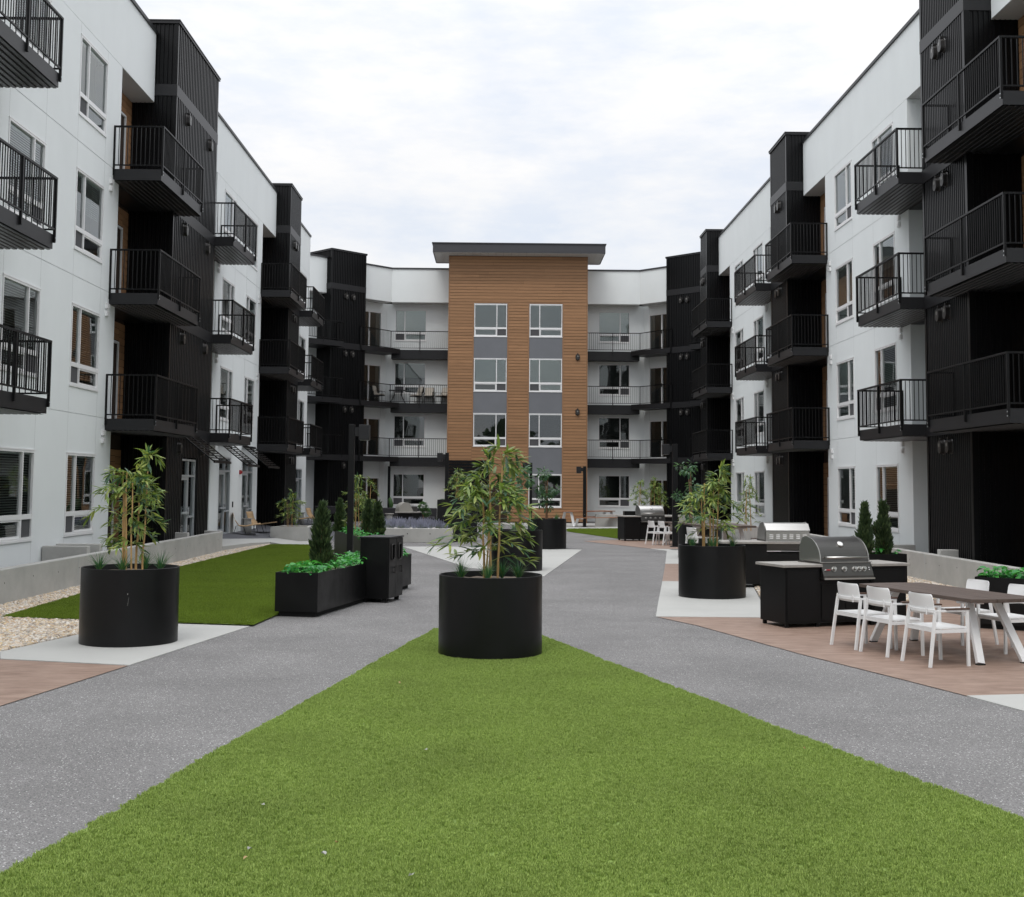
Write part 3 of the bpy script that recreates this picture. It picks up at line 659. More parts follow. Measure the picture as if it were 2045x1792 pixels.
RW = Wing('R', 'white apartment wing on the right with black ribbed towers and dark balconies')
RW.wall(-6, 23.3, 0, P0, joints=False)
RW.recess(23.3, 26.27, .63, 'wood'); RW.tower(26.27, 29.0, (27.47, 27.94)); RW.recess(29.0, 31.83, 1.2, 'white')
RW.wall(31.83, 40.0, 0, P0, [(33.0, f, 'L', b) for f, b in ((0, BD), (1, BD), (2, BH), (3, BF))] + [(36.97, f, 'R', b) for f, b in ((0, BM), (1, BF), (2, BF), (3, BF))])
RW.recess(40.0, 42.93, .63, 'wood'); RW.tower(42.93, 45.44, (43.9, 44.35)); RW.recess(45.44, 48.27, 1.2, 'white')
RW.wall(48.27, 56.8, 0, P0, [(49.62, f, 'L', b) for f, b in ((0, BD), (1, BD), (2, BM), (3, BF))] + [(53.68, f, 'R', b) for f, b in ((0, BD), (1, BD), (2, BM), (3, BF))])
RW.recess(56.8, 59.69, .63, 'wood'); RW.tower(59.69, 61.4, (60.4, 60.85))
for a, b in ((-6, 26.21), (29.06, 42.87), (45.5, 59.63)): RW.parapet(a, b)
RW.balcony('T', 22.9, 27.2, 26.27); RW.balcony('B', 29.0, 32.5, 31.83); RW.balcony('T', 39.8, 43.6, 42.93); RW.balcony('B', 45.44, 49.4, 48.27); RW.balcony('T', 56.3, 60.35, 59.69)
RW.vents((32.55, 39.5, 48.9, 56.1))
rf = MB(); rf.box(-61.4, 6, .4, 14, 13.75, 13.9); part('roof', rf, 'roof', RW.root)

# ---------------------------------------------------------------- rear building with the timber tower
RB = thing('apartment_building', 'rear apartment block with central brown timber tower under a flat overhanging roof', 'building', T(1, 69, 0))
INV = T(-1, -69, 0)
def rp(name, mb, m, mtx=ID, kind=None): return part(name, mb, m, RB, INV @ mtx, kind)
YW, WX0, WX1 = 67.25, -2.80, 4.86
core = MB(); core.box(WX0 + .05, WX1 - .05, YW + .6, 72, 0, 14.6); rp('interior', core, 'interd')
for x in (WX0, WX1): sd = MB(); sd.box(x - .02 if x < 0 else x - .03, x + .03 if x < 0 else x + .02, YW - .03, 70.3, 0, 14.7); rp('corner_board', sd, 'woodtrim')
WT, pit = [(-1.40, .44), (1.66, 3.48)], .17
wz = [(.85, 2.63), (4.16, 5.94), (7.19, 8.97), (10.22, 12.02)]
back = MB()
zs = [0, .85, 2.63, 4.16, 5.94, 7.19, 8.97, 10.22, 12.02, 14.7]; xs = [WX0, -1.40, .44, 1.66, 3.48, WX1]
for i in range(5):
    for j in range(9):
        isw = (i == 3 and j in (1, 3, 5, 7)) or (i == 1 and j in (3, 5, 7))
        if not isw: back.quad((xs[i], YW, zs[j]), (xs[i + 1], YW, zs[j]), (xs[i + 1], YW, zs[j + 1]), (xs[i], YW, zs[j + 1]))
rp('sheathing', back, 'gap')
def plk(x0, x1, z0, z1):
    n = max(1, round((z1 - z0) / pit)); p = (z1 - z0) / n
    for i in range(n):
        cuts = [x0, x1]
        if x1 - x0 > 4: cuts = [x0] + sorted(R.uniform(x0 + 1, x1 - 1) for _ in range(1)) + [x1]
        for a, b in zip(cuts, cuts[1:]):
            m = MB(); m.box(a + .002, b - .002, YW - .028 + R.uniform(-.003, .003), YW - .003, z0 + i * p + .010, z0 + (i + 1) * p - .009); rp('siding_plank', m, 'wood')
plk(WX0 + .035, WX1 - .035, 12.12, 14.68)
plk(WX0 + .035, -1.47, 0.05, 12.12); plk(.51, 1.59, 0.05, 12.12); plk(3.55, WX1 - .035, 0.05, 12.12); plk(-1.47, .51, 2.0, 4.06); plk(1.59, 3.55, .05, .75)
for a, b, z0, z1 in ((-1.40, .44, 4.16, 12.02), (1.66, 3.48, .85, 12.02)):
    tr = MB(); tr.box(a - .07, a - .003, YW - .045, YW, z0 - .09, z1 + .09); tr.box(b + .003, b + .07, YW - .045, YW, z0 - .09, z1 + .09); tr.box(a - .003, b + .003, YW - .045, YW, z1 + .03, z1 + .09); tr.box(a - .003, b + .003, YW - .045, YW, z0 - .09, z0 - .03); rp('opening_trim', tr, 'woodtrim')
for a, b, spans in ((-1.40, .44, ((5.96, 7.17), (8.99, 10.20))), (1.66, 3.48, ((2.66, 4.13), (5.96, 7.17), (8.99, 10.20)))):
    for z0, z1 in spans: m = MB(); m.box(a, b, YW - .02, YW - .002, z0, z1); rp('spandrel_panel', m, 'panel')
for i, k, bl in ((1, 'R', BL_), (2, 'R', ('most', 1.1, 'blind')), (3, 'R', ('full', .75, 'blind'))): window(RB, INV @ T(-1.38, YW - .02, wz[i][0]), k, bl, 1.80, 1.78)
for i, k, bl in ((0, 'L', BL_), (1, 'L', BL_), (2, 'L', ('full', 1.1, 'blind')), (3, 'L', ('full', .75, 'blind'))): window(RB, INV @ T(1.67, YW - .02, wz[i][0]), k, bl, 1.80, 1.78)
for z in (9.1, 6.06): wall_light(RB, INV @ T(4.33, YW - .03, z))
scr = MB()
for i in range(20): scr.box(-2.72, -.5, YW - .09, YW - .05, .1 + i * .165, .24 + i * .165)
rp('slatted_screen', scr, 'clad', ID, 'stuff')
rt = MB(); rt.box(-3.67, 5.77, 66.25, 69.75, 14.72, 15.19); rp('roof_slab', rt, 'roof')
rt = MB(); rt.box(-3.72, 5.82, 66.2, 69.8, 15.19, 15.24); rp('roof_edge', rt, 'roof')
so_ = MB()
for i in range(22): so_.box(-3.60 + i * .423, -3.60 + i * .423 + .415, 66.32, 69.7, 14.695, 14.718)
rp('roof_soffit', so_, 'soffit', ID, 'stuff')
# side bays: straight part + 45 degree corner, both with a deep balcony in front
def bay(sg, xw, xc, tower_s, tower_w):
    """sg=-1 left, +1 right; xw wood edge, xc x of the corner where the 45 degree part starts (parapet line Y=69.45)"""
    Y0, e = 69.45, .80; th = math.tan(math.radians(22.5))
    xa, xb = sorted((xw, xc))
    AF = T(xc, Y0) @ RZ(-sg * PI / 4)          # frame of the angled part, x to the right seen from the court
    ln = 6.6; s0, s1 = (-ln, 0) if sg < 0 else (0, ln)
    p = MB(); p.box(xa, xb, Y0, Y0 + .3, P0, P1); q = MB(); q.box(min(s0, s1), max(s0, s1), 0, .3, P0, P1)
    rp('parapet', p, 'stucco'); rp('parapet', q, 'stucco', AF)
    p = MB(); p.box(xa, xb, Y0 - .05, Y0 + .35, P1, P1 + .08); q = MB(); q.box(s0, s1, -.05, .35, P1, P1 + .08); rp('coping', p, 'roof'); rp('coping', q, 'roof', AF)
    sf = MB(); n = 24
    for i in range(n): sf.box(xa + (xb - xa) * i / n + .004, xa + (xb - xa) * (i + 1) / n - .004, Y0 + .02, Y0 + e + .2, P0 - .025, P0 - .003)
    rp('recess_soffit', sf, 'soffit', ID, 'stuff'); q = MB(); q.box(s0, s1, .02, e + .05, P0 - .022, P0 - .003); rp('recess_soffit', q, 'soffit', AF)
    # walls
    xi = xc + sg * e * th; wx = (-6.0, -4.16) if sg < 0 else (5.73, 7.53)
    hs = [(wx[0], wx[0] + 1.8, (.86 if f == 0 else FL[f] + .58), (.86 if f == 0 else FL[f] + .58) + 1.78) for f in range(4)]
    a, b = sorted((xw, xi)); m = MB(); m.wall(a, b, 0, P0, Y0 + e, hs, [], [wx[0], wx[0] + 1.8]); rp('wall', m, 'stucco')
    wk = 'L' if sg < 0 else 'R'
    bls = (None, None, ('half', .5, 'blind') if sg < 0 else None, ('full', .9, 'blind'))
    for h, bl in zip(hs, bls): window(RB, INV @ T(h[0], Y0 + e, h[2]), wk, bl, 1.80, 1.78)
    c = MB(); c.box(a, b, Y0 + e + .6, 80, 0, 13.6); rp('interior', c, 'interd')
    off = e * th
    m = MB(); d0 = (-1.85, -.05) if sg < 0 else (.05, 1.85)
    dh = [(d0[0], d0[1], FL[f] + .02, FL[f] + 2.17) for f in range(4)]
    m.wall(s0, s1, 0, P0, e, dh, [], [d0[0] if sg > 0 else d0[1]])
    m2 = MB(); ex = sorted((0, -sg * off)); m2.quad((ex[0], e, 0), (ex[1], e, 0), (ex[1], e, P0), (ex[0], e, P0)); rp('wall', m2, 'stucco', AF)
    rp('wall', m, 'stucco', AF)
    for h in dh: slider(RB, INV @ AF @ T(h[0], e, h[2]), 1.8, 2.15)
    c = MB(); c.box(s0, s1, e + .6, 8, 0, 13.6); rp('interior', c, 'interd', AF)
    # tower
    tower(RB, INV @ AF @ T(tower_s, -.40, 0), tower_w, 2.2, .4, 0, top=14.80, lights=('n', [tower_w * .42, tower_w * .63]) if sg < 0 else ('n', [tower_w * .42, tower_w * .6]))
    # balconies
    te = tower_s + tower_w if sg < 0 else tower_s
    for f in (1, 2, 3):
        z = FL[f]
        S = MB(); S.box(xa + .02, xb - .02, Y0 + .01, Y0 + e - .01, z - .54, z - .03); o = rp('balcony', S, 'fascia')
        q = MB(); ee = sorted((-sg * .2, sg * 2.55)); q.box(ee[0], ee[1], -.55, e - .02, z - .29, z - .02); part('angled_slab', q, 'fascia', RB, INV @ AF)
        rl = MB(); p1 = AF @ Vector((sg * 2.55, -.52, 0)); p0 = AF @ Vector((sg * 2.55, -.42, 0)); pc = AF @ Vector((0, 0, 0))
        pc = Vector((xc - sg * .0, Y0 - .0, 0)); pm = AF @ Vector((sg * .3, -.05, 0))
        # straight rail along the parapet line, then along the angled slab's outer edge
        pe = AF @ Vector((sg * .12, -.1, 0))
        pts = [(xw - sg * -.06, Y0 - .05), (xc, Y0 - .06), (p1.x, p1.y), (p0.x, p0.y)]
        railing(rl, pts, z - .03, z + 1.04, sp=.112); part('railing', rl, 'rail', o, Matrix.Identity(4))
    # the balcony on the other side of the tower
    ts = tower_s if sg < 0 else tower_s + tower_w
    for f in (1, 2, 3):
        z = FL[f]; ee = sorted((ts + sg * 2.3, ts - sg * .4)); S = MB(); S.box(ee[0], ee[1], -1.05, -.45, z - .29, z - .01); S.box(*sorted((ts + sg * 2.3, ts + sg * .05)), -.449, .75, z - .289, z - .01)
        o = rp('balcony', S, 'fascia', AF); rl = MB(); railing(rl, [(ts - sg * .4, -.48), (ts - sg * .4, -1.03), (ts + sg * 2.3, -1.03)], 0 + z, z + 1.07); part('railing', rl, 'rail', o)
    if sg < 0: col = MB(); col.box(xc - .07, xc + .07, Y0 - .02, Y0 + .14, 0, 3.05); rp('column', col, 'clad')
bay(-1, WX0, -6.15, -4.58, 2.32)
bay(1, WX1, 8.02, 2.25, 2.35)
for q0, q1 in ((-14, -3), (5, 16)): lk = MB(); lk.box(q0, q1, 76, 77, 0, 13.8); rp('interior', lk, 'interd')
# white returns between side wings and the angled corners
for sg, x0, y0, x1, y1 in ((-1, -9.46, 60.6, -10.9, 60.6), (-1, -10.9, 60.6, -10.9, 66.5), (1, 10.78, 61.4, 12.2, 61.4), (1, 12.2, 61.4, 12.2, 66)):
    m = MB(); m.quad((x0, y0, 0), (x1, y1, 0), (x1, y1, P0), (x0, y0, P0)); rp('wall', m, 'stucco')

# ---------------------------------------------------------------- concrete walls and beds
def conc(name, label, cat, boxes, holes=None, mtx=ID, bev=.012, group=None):
    b = MB()
    for q in boxes: b.box(*q)
    o = bevel(part(name, b, 'conc', None, mtx), bev); tag(o, label, cat, group)
    if holes:
        h = MB()
        for x, y, z, ax in holes: h.disc((x, y, z), .014, ax, 10)
        part('tie_hole', h, 'dark', o, ID, 'stuff')
    return o
hl = [(-8.298, 21 + i * 1.22 + R.uniform(-.1, .1), .38 + R.uniform(-.02, .02), 'x') for i in range(14)]
w = conc('retaining_wall', 'long low concrete wall along the pebbles in front of the left wing', 'wall', [(-8.5, -8.301, 13.0, 37.38, -.1, .6)], hl)
jn = MB()
for y in (16.2, 20.4, 24.6, 28.8, 33.0): jn.box(-8.3015, -8.2985, y - .006, y + .006, 0, .6)
part('joint', jn, 'joint', w)
conc('patio_wall', 'short concrete patio divider below the left wing\'s first bamboo, nearer one', 'wall', [(-9.44, -8.502, 25.7, 25.9, 0, .745)], [(-9.0, 25.698, .5, 'y')])
conc('patio_wall', 'short concrete patio divider just behind the nearer one on the left', 'wall', [(-9.44, -8.502, 26.5, 26.7, 0, .752)])
conc('patio_wall', 'concrete stub wall beside the glass lobby door in the black tower', 'wall', [(-9.2, -8.35, 37.38, 37.58, 0, .62), (-8.87, -8.502, 33.95, 34.15, 0, .70)])
hl = [(9.579, 22.6 + i * 1.0 + R.uniform(-.1, .1), .42 + R.uniform(-.02, .02), 'x') for i in range(9)]
w = conc('retaining_wall', 'long low concrete wall with tie holes in front of the right wing', 'wall', [(9.581, 9.78, 13.5, 30.0, -.1, .62)], hl)
jn = MB()
for y in (16.6, 20.2, 24.4, 27.6): jn.box(9.578, 9.582, y - .006, y + .006, 0, .62)
part('joint', jn, 'joint', w)
conc('patio_wall', 'concrete patio divider below the black tower on the right, nearer one', 'wall', [(9.79, 10.74, 27.2, 27.4, 0, .725)])
conc('patio_wall', 'concrete patio divider on the right ending at the white wall corner', 'wall', [(9.79, 10.74, 31.6, 31.8, 0, .62), (9.79, 9.98, 31.8, 40, 0, .60)])
conc('retaining_wall', 'far low concrete wall on the right behind the distant grill', 'wall', [(4.9, 9.6, 61.8, 62.0, 0, .62), (9.58, 9.78, 40.2, 62, 0, .60)])
hl = [(-3.2 + i * .8, 43.898, .31, 'y') for i in range(4)]
lb = thing('raised_bed', 'low concrete raised bed filled with purple lavender before the brown tower', 'planter', T(-2.8, 45.2, 0))
b = MB(); b.box(-4.4 + 2.8, 1.2, -1.30, -1.1, 0, .5); b.box(-4.4 + 2.8, -1.4, -1.1, 3.4, 0, .5); b.box(1.0, 1.2, -1.1, -.5, 0, .5); bevel(part('bed_wall', b, 'conc', lb), .012)
b = MB(); b.box(-1.4, .55, -1.1, 3.4, 0, .42); b.box(.55, 1.0, -1.1, -.5, 0, .42); part('soil', b, 'bark', lb)
b = MB()
for x, y, z, _ in hl: b.disc((x + 2.8, -1.302, z), .02, 'y', 10)
part('tie_hole', b, 'dark', lb, ID, 'stuff')
cp_ = thing('concrete_planter', 'angular concrete planter with a small bamboo beside the lobby terrace', 'planter', T(-7.43, 45.2, 0))
pp = [(-.72, -.85), (.66, -.90), (.50, 1.0), (-.55, 1.1)]
b = MB(); k = 4; inn = [(x * .82, y * .82) for x, y in pp]
for i in range(4):
    a, c, d, e = pp[i], pp[(i + 1) % 4], inn[(i + 1) % 4], inn[i]
    b.quad((*a, 0), (*c, 0), (*c, .5), (*a, .5)); b.quad((*a, .5), (*c, .5), (*d, .5), (*e, .5)); b.quad((*e, .5), (*d, .5), (*d, .4), (*e, .4))
part('planter_wall', b, 'conc', cp_); b = MB(); b.quad(*[(x, y, .44) for x, y in inn]); part('soil', b, 'bark', cp_)

# ---------------------------------------------------------------- leaves and plants
def leaf_mesh(name, m, w=.13, bend=.25, n=4, fold=.25):
    b = MB(); prof = [0.25, .85, 1.0, .72, 0.0][:n] + [0.0]
    prof = [.18, .8, 1.0, .7, .02] if n == 4 else prof
    for i in range(5):
        t = i / 4; z = -bend * t * t; x = t * (1 - .15 * bend * t)
        h = w / 2 * prof[i]; b.v += [(x, -h, z + h * fold), (x, 0, z), (x, h, z + h * fold)]
    for i in range(4):
        q = i * 3; b.f += [(q, q + 3, q + 4, q + 1), (q + 1, q + 4, q + 5, q + 2)]
    b.smooth = True
    return b.mesh(name, m)
BL = [leaf_mesh('leaf', m, .19, bd) for m in ('leafA', 'leafB', 'leafC') for bd in (.06, .16, .3)]
HL = [leaf_mesh('leaf', m, .62, bd, fold=.45) for m in ('hosta', 'hosta2') for bd in (.15, .4)]
FL_ = [leaf_mesh('leaf', m, .42, .3) for m in ('leafB', 'box')]
def orient(p, dirv, roll, s):
    d = Vector(dirv).normalized(); up = Vector((0, 0, 1))
    if abs(d.z) > .97: up = Vector((0, 1, 0))
    y = up.cross(d).normalized(); z = d.cross(y); m = Matrix((d, y, z)).transposed().to_4x4()
    return Matrix.Translation(p) @ m @ Matrix.Rotation(roll, 4, 'X') @ Matrix.Scale(s, 4)
def merge_leaves(items, meshes):
    b = MB(); mi = []; names = []
    for mesh, mtx in items:
        n = len(b.v); b.v += [tuple(mtx @ v.co) for v in mesh.vertices]
        mn = mesh.materials[0].name
        if mn not in names: names.append(mn)
        for p in mesh.polygons: b.f.append(tuple(n + i for i in p.vertices)); mi.append(names.index(mn))
    b.smooth = True; me = b.mesh('foliage', [D.materials[n] for n in names]); me.polygons.foreach_set('material_index', mi); return me
def bamboo(label, cx, cy, z, h, rad, canes, nbr, seed, detail=True, ls=(.11, .17), bias=(1, 1, .6), low=.10, lean=None, group=None, hroll=None, canecol='cane', cat='bamboo'):
    """bamboo clump: canes, arching twigs and lance leaves; h plant height above the soil, rad crown half width"""
    r = random.Random(seed); t = thing('bamboo', label, cat, T(cx, cy, z), group); tw = MB(); items = []; tops = []
    for i in range(canes):
        a = 2 * PI * i / canes + r.uniform(-.4, .4); d = r.uniform(.02, .12) * min(1, h / 1.2); p = Vector((math.cos(a) * d * 1.4, math.sin(a) * d, 0)); hh = h * r.uniform(.62, .93) if i else h * .96
        q = p + Vector((r.uniform(-.05, .05), r.uniform(-.05, .05), hh)) * 1
        c = MB(); pts = [p.lerp(q, k / 6) + Vector((r.uniform(-.006, .006), r.uniform(-.006, .006), 0)) for k in range(7)]
        rr = .016 * min(1, h / 1.4) * r.uniform(.75, 1.15); c.smooth = True
        for k in range(6): c.tube([pts[k], pts[k] + (pts[k + 1] - pts[k]) * .04, pts[k + 1] - (pts[k + 1] - pts[k]) * .04, pts[k + 1]], [rr * 1.12 * (1 - .07 * k), rr * (1 - .07 * k), rr * (1 - .07 * k), rr * 1.12 * (1 - .07 * k)], 6, False)
        part('cane', c, canecol, t); tops.append((p, q))
    for j in range(nbr):
        f = low + (1 - low) * ((j + .5) / nbr) ** .8; p, q = tops[r.randrange(len(tops))] if j < nbr - 3 else tops[0]
        z0 = f * h; ht = max(.1, (q - p).z)
        o = p.lerp(q, min(1, z0 / ht)); a = j * 2.399 + r.uniform(-.4, .4)
        wd = rad * (.58 + .45 * math.sin(PI * min(1, f * 1.08) ** .8)) * r.uniform(.65, 1.12)
        if f > .9: wd *= .55
        dirv = Vector((math.cos(a), math.sin(a) * .9, 0)); rise = r.uniform(.12, .32) * (1.0 if f < .9 else 1.5) * min(1, h)
        pts = []
        for k in range(6):
            u = k / 5; pts.append(o + dirv * wd * u + Vector((0, 0, rise * (2.0 * u - 1.7 * u * u) - .05 * h * u * u * r.uniform(.0, 1.2))))
        tw.tube(pts, [.0045, .004, .0035, .003, .002, .0015], 4, False)
        for u in (.34, .52, .70, .86, 1.0):
            k = min(4, int(u * 5)); base = pts[k].lerp(pts[k + 1], u * 5 - k); fwd = (pts[k + 1] - pts[k]).normalized(); fwd.z *= .35
            nl = 4 if u < 1 else 6
            for _ in range(nl):
                sp = r.uniform(-1.2, 1.2); dv = Matrix.Rotation(sp, 3, 'Z') @ fwd; dv = dv + Vector((r.uniform(-.2, .2), r.uniform(-.2, .2), r.uniform(-.5, .5)))
                s = r.uniform(*ls); w = r.random(); tone = (0 if w < .48 else 1 if w < .74 else 2)  # picks mid
                items.append((BL[tone * 3 + r.randrange(3)], orient(base, dv, r.uniform(-.5, .5), s)))
    part('twig', tw, 'leafC', t, ID, 'stuff')
    if detail:
        items.sort(key=lambda m: (t.matrix_basis @ m[1].translation).y); near, rest = items[:300], items[300:]
        for me, mx in near: link('leaf', me, t, mx)
    else: rest = items
    if rest: link('foliage', merge_leaves(rest, BL), t, ID, 'stuff')
    return t
def tuft(label, x, y, z, s, seed, group):
    r = random.Random(seed); b = MB(); mi = []
    for i in range(80):
        a = r.uniform(0, 2 * PI); ln = s * r.uniform(.6, 1.15); sp = r.uniform(.15, .85); w = .006
        dx, dy = math.cos(a), math.sin(a); px, py = -dy * w, dx * w; n = len(b.v)
        for k in range(4):
            u = k / 3; q = ln * u; X = dx * q * sp * (.4 + .6 * u); Z = q * (1 - .45 * sp * u); f = (1 - u * .9)
            b.v += [(X * 1 + px * f, dy * q * sp * (.4 + .6 * u) + py * f, Z), (X - px * f, dy * q * sp * (.4 + .6 * u) - py * f, Z)]
        for k in range(3): b.f.append((n + 2 * k, n + 2 * k + 1, n + 2 * k + 3, n + 2 * k + 2)); mi.append(1 if r.random() < .25 else 0)
    me = b.mesh('grass_tuft', ['tuft', 'tuft2']); me.polygons.foreach_set('material_index', mi)
    o = link('grass_tuft', me, None, T(x, y, z)); return tag(o, label, 'grass', group)
def round_pot(label, x, y, r=.63, h=.97, group='round black planters'):
    t = thing('round_planter', label, 'planter', T(x, y, .012), group)
    b = MB(); b.smooth = True; b.lathe([(r - .012, 0), (r, .004), (r, h - .004), (r - .004, h), (r - .016, h), (r - .02, h - .005), (r - .02, h - .16)], 72)
    o = part('shell', b, 'pot', t); e = o.modifiers.new('edge', 'EDGE_SPLIT'); e.split_angle = math.radians(40)
    s = MB(); n = 40; rg = random.Random(int(x * 100))
    rings = [0, .2, .4, .6, .8, .97]
    for i, q in enumerate(rings):
        for j in range(n): a = 2 * PI * j / n; s.v.append((math.cos(a) * q * (r - .022), math.sin(a) * q * (r - .022), h - .075 + rg.uniform(-.012, .012) + .02 * (1 - q)))
    for i in range(5):
        for j in range(n): s.f.append((i * n + j, i * n + (j + 1) % n, (i + 1) * n + (j + 1) % n, (i + 1) * n + j))
    part('mulch', s, 'bark', t); return t
POTS = [('front centre', -.08, 15.36, .64), ('front left', -4.81, 16.29, .62), ('front right', 4.07, 23.40, .63), ('middle', .47, 30.2, .63), ('farthest', 1.62, 40.4, .63), ('back right', 5.88, 35.8, .63)]
round_pot('round black planter on the tip of the bright central turf', *POTS[0][1:4])
round_pot('round black planter with a scratch on the left concrete pad', *POTS[1][1:4])
round_pot('round black planter on the right pad in front of the black counters', *POTS[2][1:4])
round_pot('round black planter half hidden behind the front centre planter', *POTS[3][1:4])
round_pot('smallest round black planter, farthest along the path near the picnic table', *POTS[4][1:4])
round_pot('round black planter behind the right planter, partly hidden by its bamboo', *POTS[5][1:4])
sc_ = MB(); sc_.quad((-4.66, 15.688, .52), (-4.658, 15.688, .52), (-4.645, 15.688, .62), (-4.6465, 15.688, .62)); sc_.quad((-4.666, 15.686, .66), (-4.658, 15.686, .655), (-4.657, 15.686, .675), (-4.663, 15.686, .675))
sc_.v = [(x + 4.81, y - 16.29, z) for x, y, z in sc_.v]; part('scratch', sc_, 'slab', [o for o in COL.objects if o.name == 'round_planter.001'][0])
bamboo('leafy bamboo with yellow canes in the front centre round planter', -.10, 15.36, .90, 1.50, .56, 5, 48, 11, ls=(.135, .225), low=.14)
bamboo('tall slim bamboo with tan canes in the front left round planter', -4.80, 16.30, .90, 1.50, .40, 6, 38, 5, ls=(.115, .19), low=.16)
bamboo('spreading yellowish bamboo in the front right round planter', 4.02, 23.40, .90, 1.38, .45, 5, 38, 23, ls=(.135, .23), low=.16)
for nm, (cn, x, y, r_) in zip(('front centre', 'front left', 'front right', 'middle', 'farthest', 'back right'), POTS):
    spots = ((-.36, -.10), (-.04, -.34), (.38, -.02), (.12, .3)) if cn != 'farthest' else ((-.35, -.1), (.33, -.1))
    for i, (dx, dy) in enumerate(spots):
        tuft('spiky green grass tuft at the %s of the %s round planter' % (('left', 'front', 'right', 'back')[i] if len(spots) == 4 else ('left', 'right')[i], nm), x + dx + R.uniform(-.04, .04), y + dy, .89, .33 if cn != 'back right' else .40, 100 + i + int(y * 7), 'grass tufts in the %s round planter' % nm)
def broad_tree(label, x, y, z, h, rad, seed, c0=.40, n=330, trunk='cane', group=None, dark=True):
    r = random.Random(seed); t = thing('small_tree', label, 'tree', T(x, y, z), group); b = MB()
    for k in range(3): b.tube([(r.uniform(-.03, .03), r.uniform(-.03, .03), 0), (r.uniform(-.04, .04), r.uniform(-.03, .03), h * .5), (r.uniform(-.08, .08), r.uniform(-.05, .05), h * .85)], [.02, .016, .008], 6)
    part('trunk', b, 'trunk', t); items = []
    cl = [(Vector((r.gauss(0, .45) * rad, r.gauss(0, .45) * rad, h * (c0 + (1 - c0) * r.random()))), r.uniform(.18, .42) * rad) for _ in range(11)]
    for i in range(n):
        c, q = cl[r.randrange(len(cl))]; d = Vector((r.gauss(0, 1), r.gauss(0, 1), r.gauss(0, 1))).normalized()
        p = c + d * q * r.uniform(.5, 1.1); items.append((FL_[0 if r.random() < .75 else 1], orient(p, d + Vector((0, 0, -.4)), r.uniform(-1, 1), r.uniform(.09, .15))))
    link('crown', merge_leaves(items, FL_), t); return t
broad_tree('dark leafy small tree in the middle round planter', .55, 30.2, .9, 1.55, .42, 3)
broad_tree('dark leafy small tree with red stem in the farthest round planter', 1.60, 40.4, .9, 1.65, .46, 4, c0=.25)
broad_tree('dense blue green shrub tree in the back right round planter', 5.62, 35.8, 1.0, 1.75, .45, 8, c0=.12, n=420)

def rect_planter(label, poly, h, plinth=.07, group='rectangular black planters', inset=.04, m='pot'):
    cx = sum(p[0] for p in poly) / len(poly); cy = sum(p[1] for p in poly) / len(poly)
    t = thing('long_planter', label, 'planter', T(cx, cy, .01), group); P = [(x - cx, y - cy) for x, y in poly]; c = Vector((0, 0))
    def ins(d): 
        out = []
        n = len(P)
        for i in range(n):
            a, b_, c_ = Vector(P[i - 1]), Vector(P[i]), Vector(P[(i + 1) % n]); e1 = (b_ - a).normalized(); e2 = (c_ - b_).normalized()
            n1 = Vector((-e1.y, e1.x)); n2 = Vector((-e2.y, e2.x)); m = (n1 + n2).normalized(); out.append(tuple(b_ + m * (d / max(.3, m.dot(n1)))))
        return out
    b = MB(); I1 = ins(.018)
    for i in range(len(P)):
        j = (i + 1) % len(P); b.quad((*P[i], plinth), (*P[j], plinth), (*P[j], h), (*P[i], h)); b.quad((*P[i], h), (*P[j], h), (*I1[j], h), (*I1[i], h)); b.quad((*I1[i], h), (*I1[j], h), (*I1[j], h - .2), (*I1[i], h - .2))
    b.quad(*[(*p, plinth) for p in reversed(P)])
    part('shell', b, m, t); q = MB(); q.prism(ins(.05), 0, plinth - .002); part('plinth', q, 'dark', t)
    s = MB(); s.quad(*[(*p, h - .09) for p in I1]); part('mulch', s, 'bark', t); return t
def rect(ax, ay, bx, by, w):     # base line a->b (visible side), planter lies to the left of it
    d = Vector((bx - ax, by - ay)).normalized(); n = Vector((-d.y, d.x)) * w
    return [(ax, ay), (bx, by), (bx + n.x, by + n.y), (ax + n.x, ay + n.y)]
LP = rect(-2.80, 19.36, -1.73, 24.9, .70)
rect_planter('long black planter with bright green leaves along the left turf, behind the bin', LP, .68)
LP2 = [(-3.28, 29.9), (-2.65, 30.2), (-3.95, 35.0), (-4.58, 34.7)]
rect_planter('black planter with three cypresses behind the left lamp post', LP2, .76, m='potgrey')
RP1 = rect(7.35, 25.3, 8.55, 25.7, .75); rect_planter('black planter with two slim cypresses before the right concrete wall', RP1, .70)
RP2 = rect(7.15, 18.45, 9.0, 17.3, .7); rect_planter('black planter with bright leaves behind the white chairs at the right edge', RP2, .76)
FP1 = rect(5.35, 52.0, 6.0, 52.0, .6); rect_planter('tiny far black planter beside the distant grill', FP1, .98)
CP1 = rect(-2.2, 44.75, -.75, 44.75, .8); rect_planter('tall black planter box at the end of the lavender bed', CP1, 1.5)
def broadleaf(label, x, y, z, seed, group, n=16, s=(.085, .14)):
    r = random.Random(seed); t = thing('leafy_plant', label, 'plant', T(x, y, z), group); st = MB()
    for i in range(n):
        a = i * 2.4 + r.uniform(-.3, .3); rr = r.uniform(.02, .12); hh = r.uniform(.07, .20); p = Vector((math.cos(a) * rr, math.sin(a) * rr, hh))
        st.tube([(0, 0, 0), p * .6 + Vector((0, 0, .02)), p], .003, 3, False); link('leaf', HL[r.randrange(4)], t, orient(p, (math.cos(a), math.sin(a), r.uniform(-.35, .5)), r.uniform(-.4, .4), r.uniform(*s)))
    part('stalk', st, 'hosta2', t, ID, 'stuff'); return t
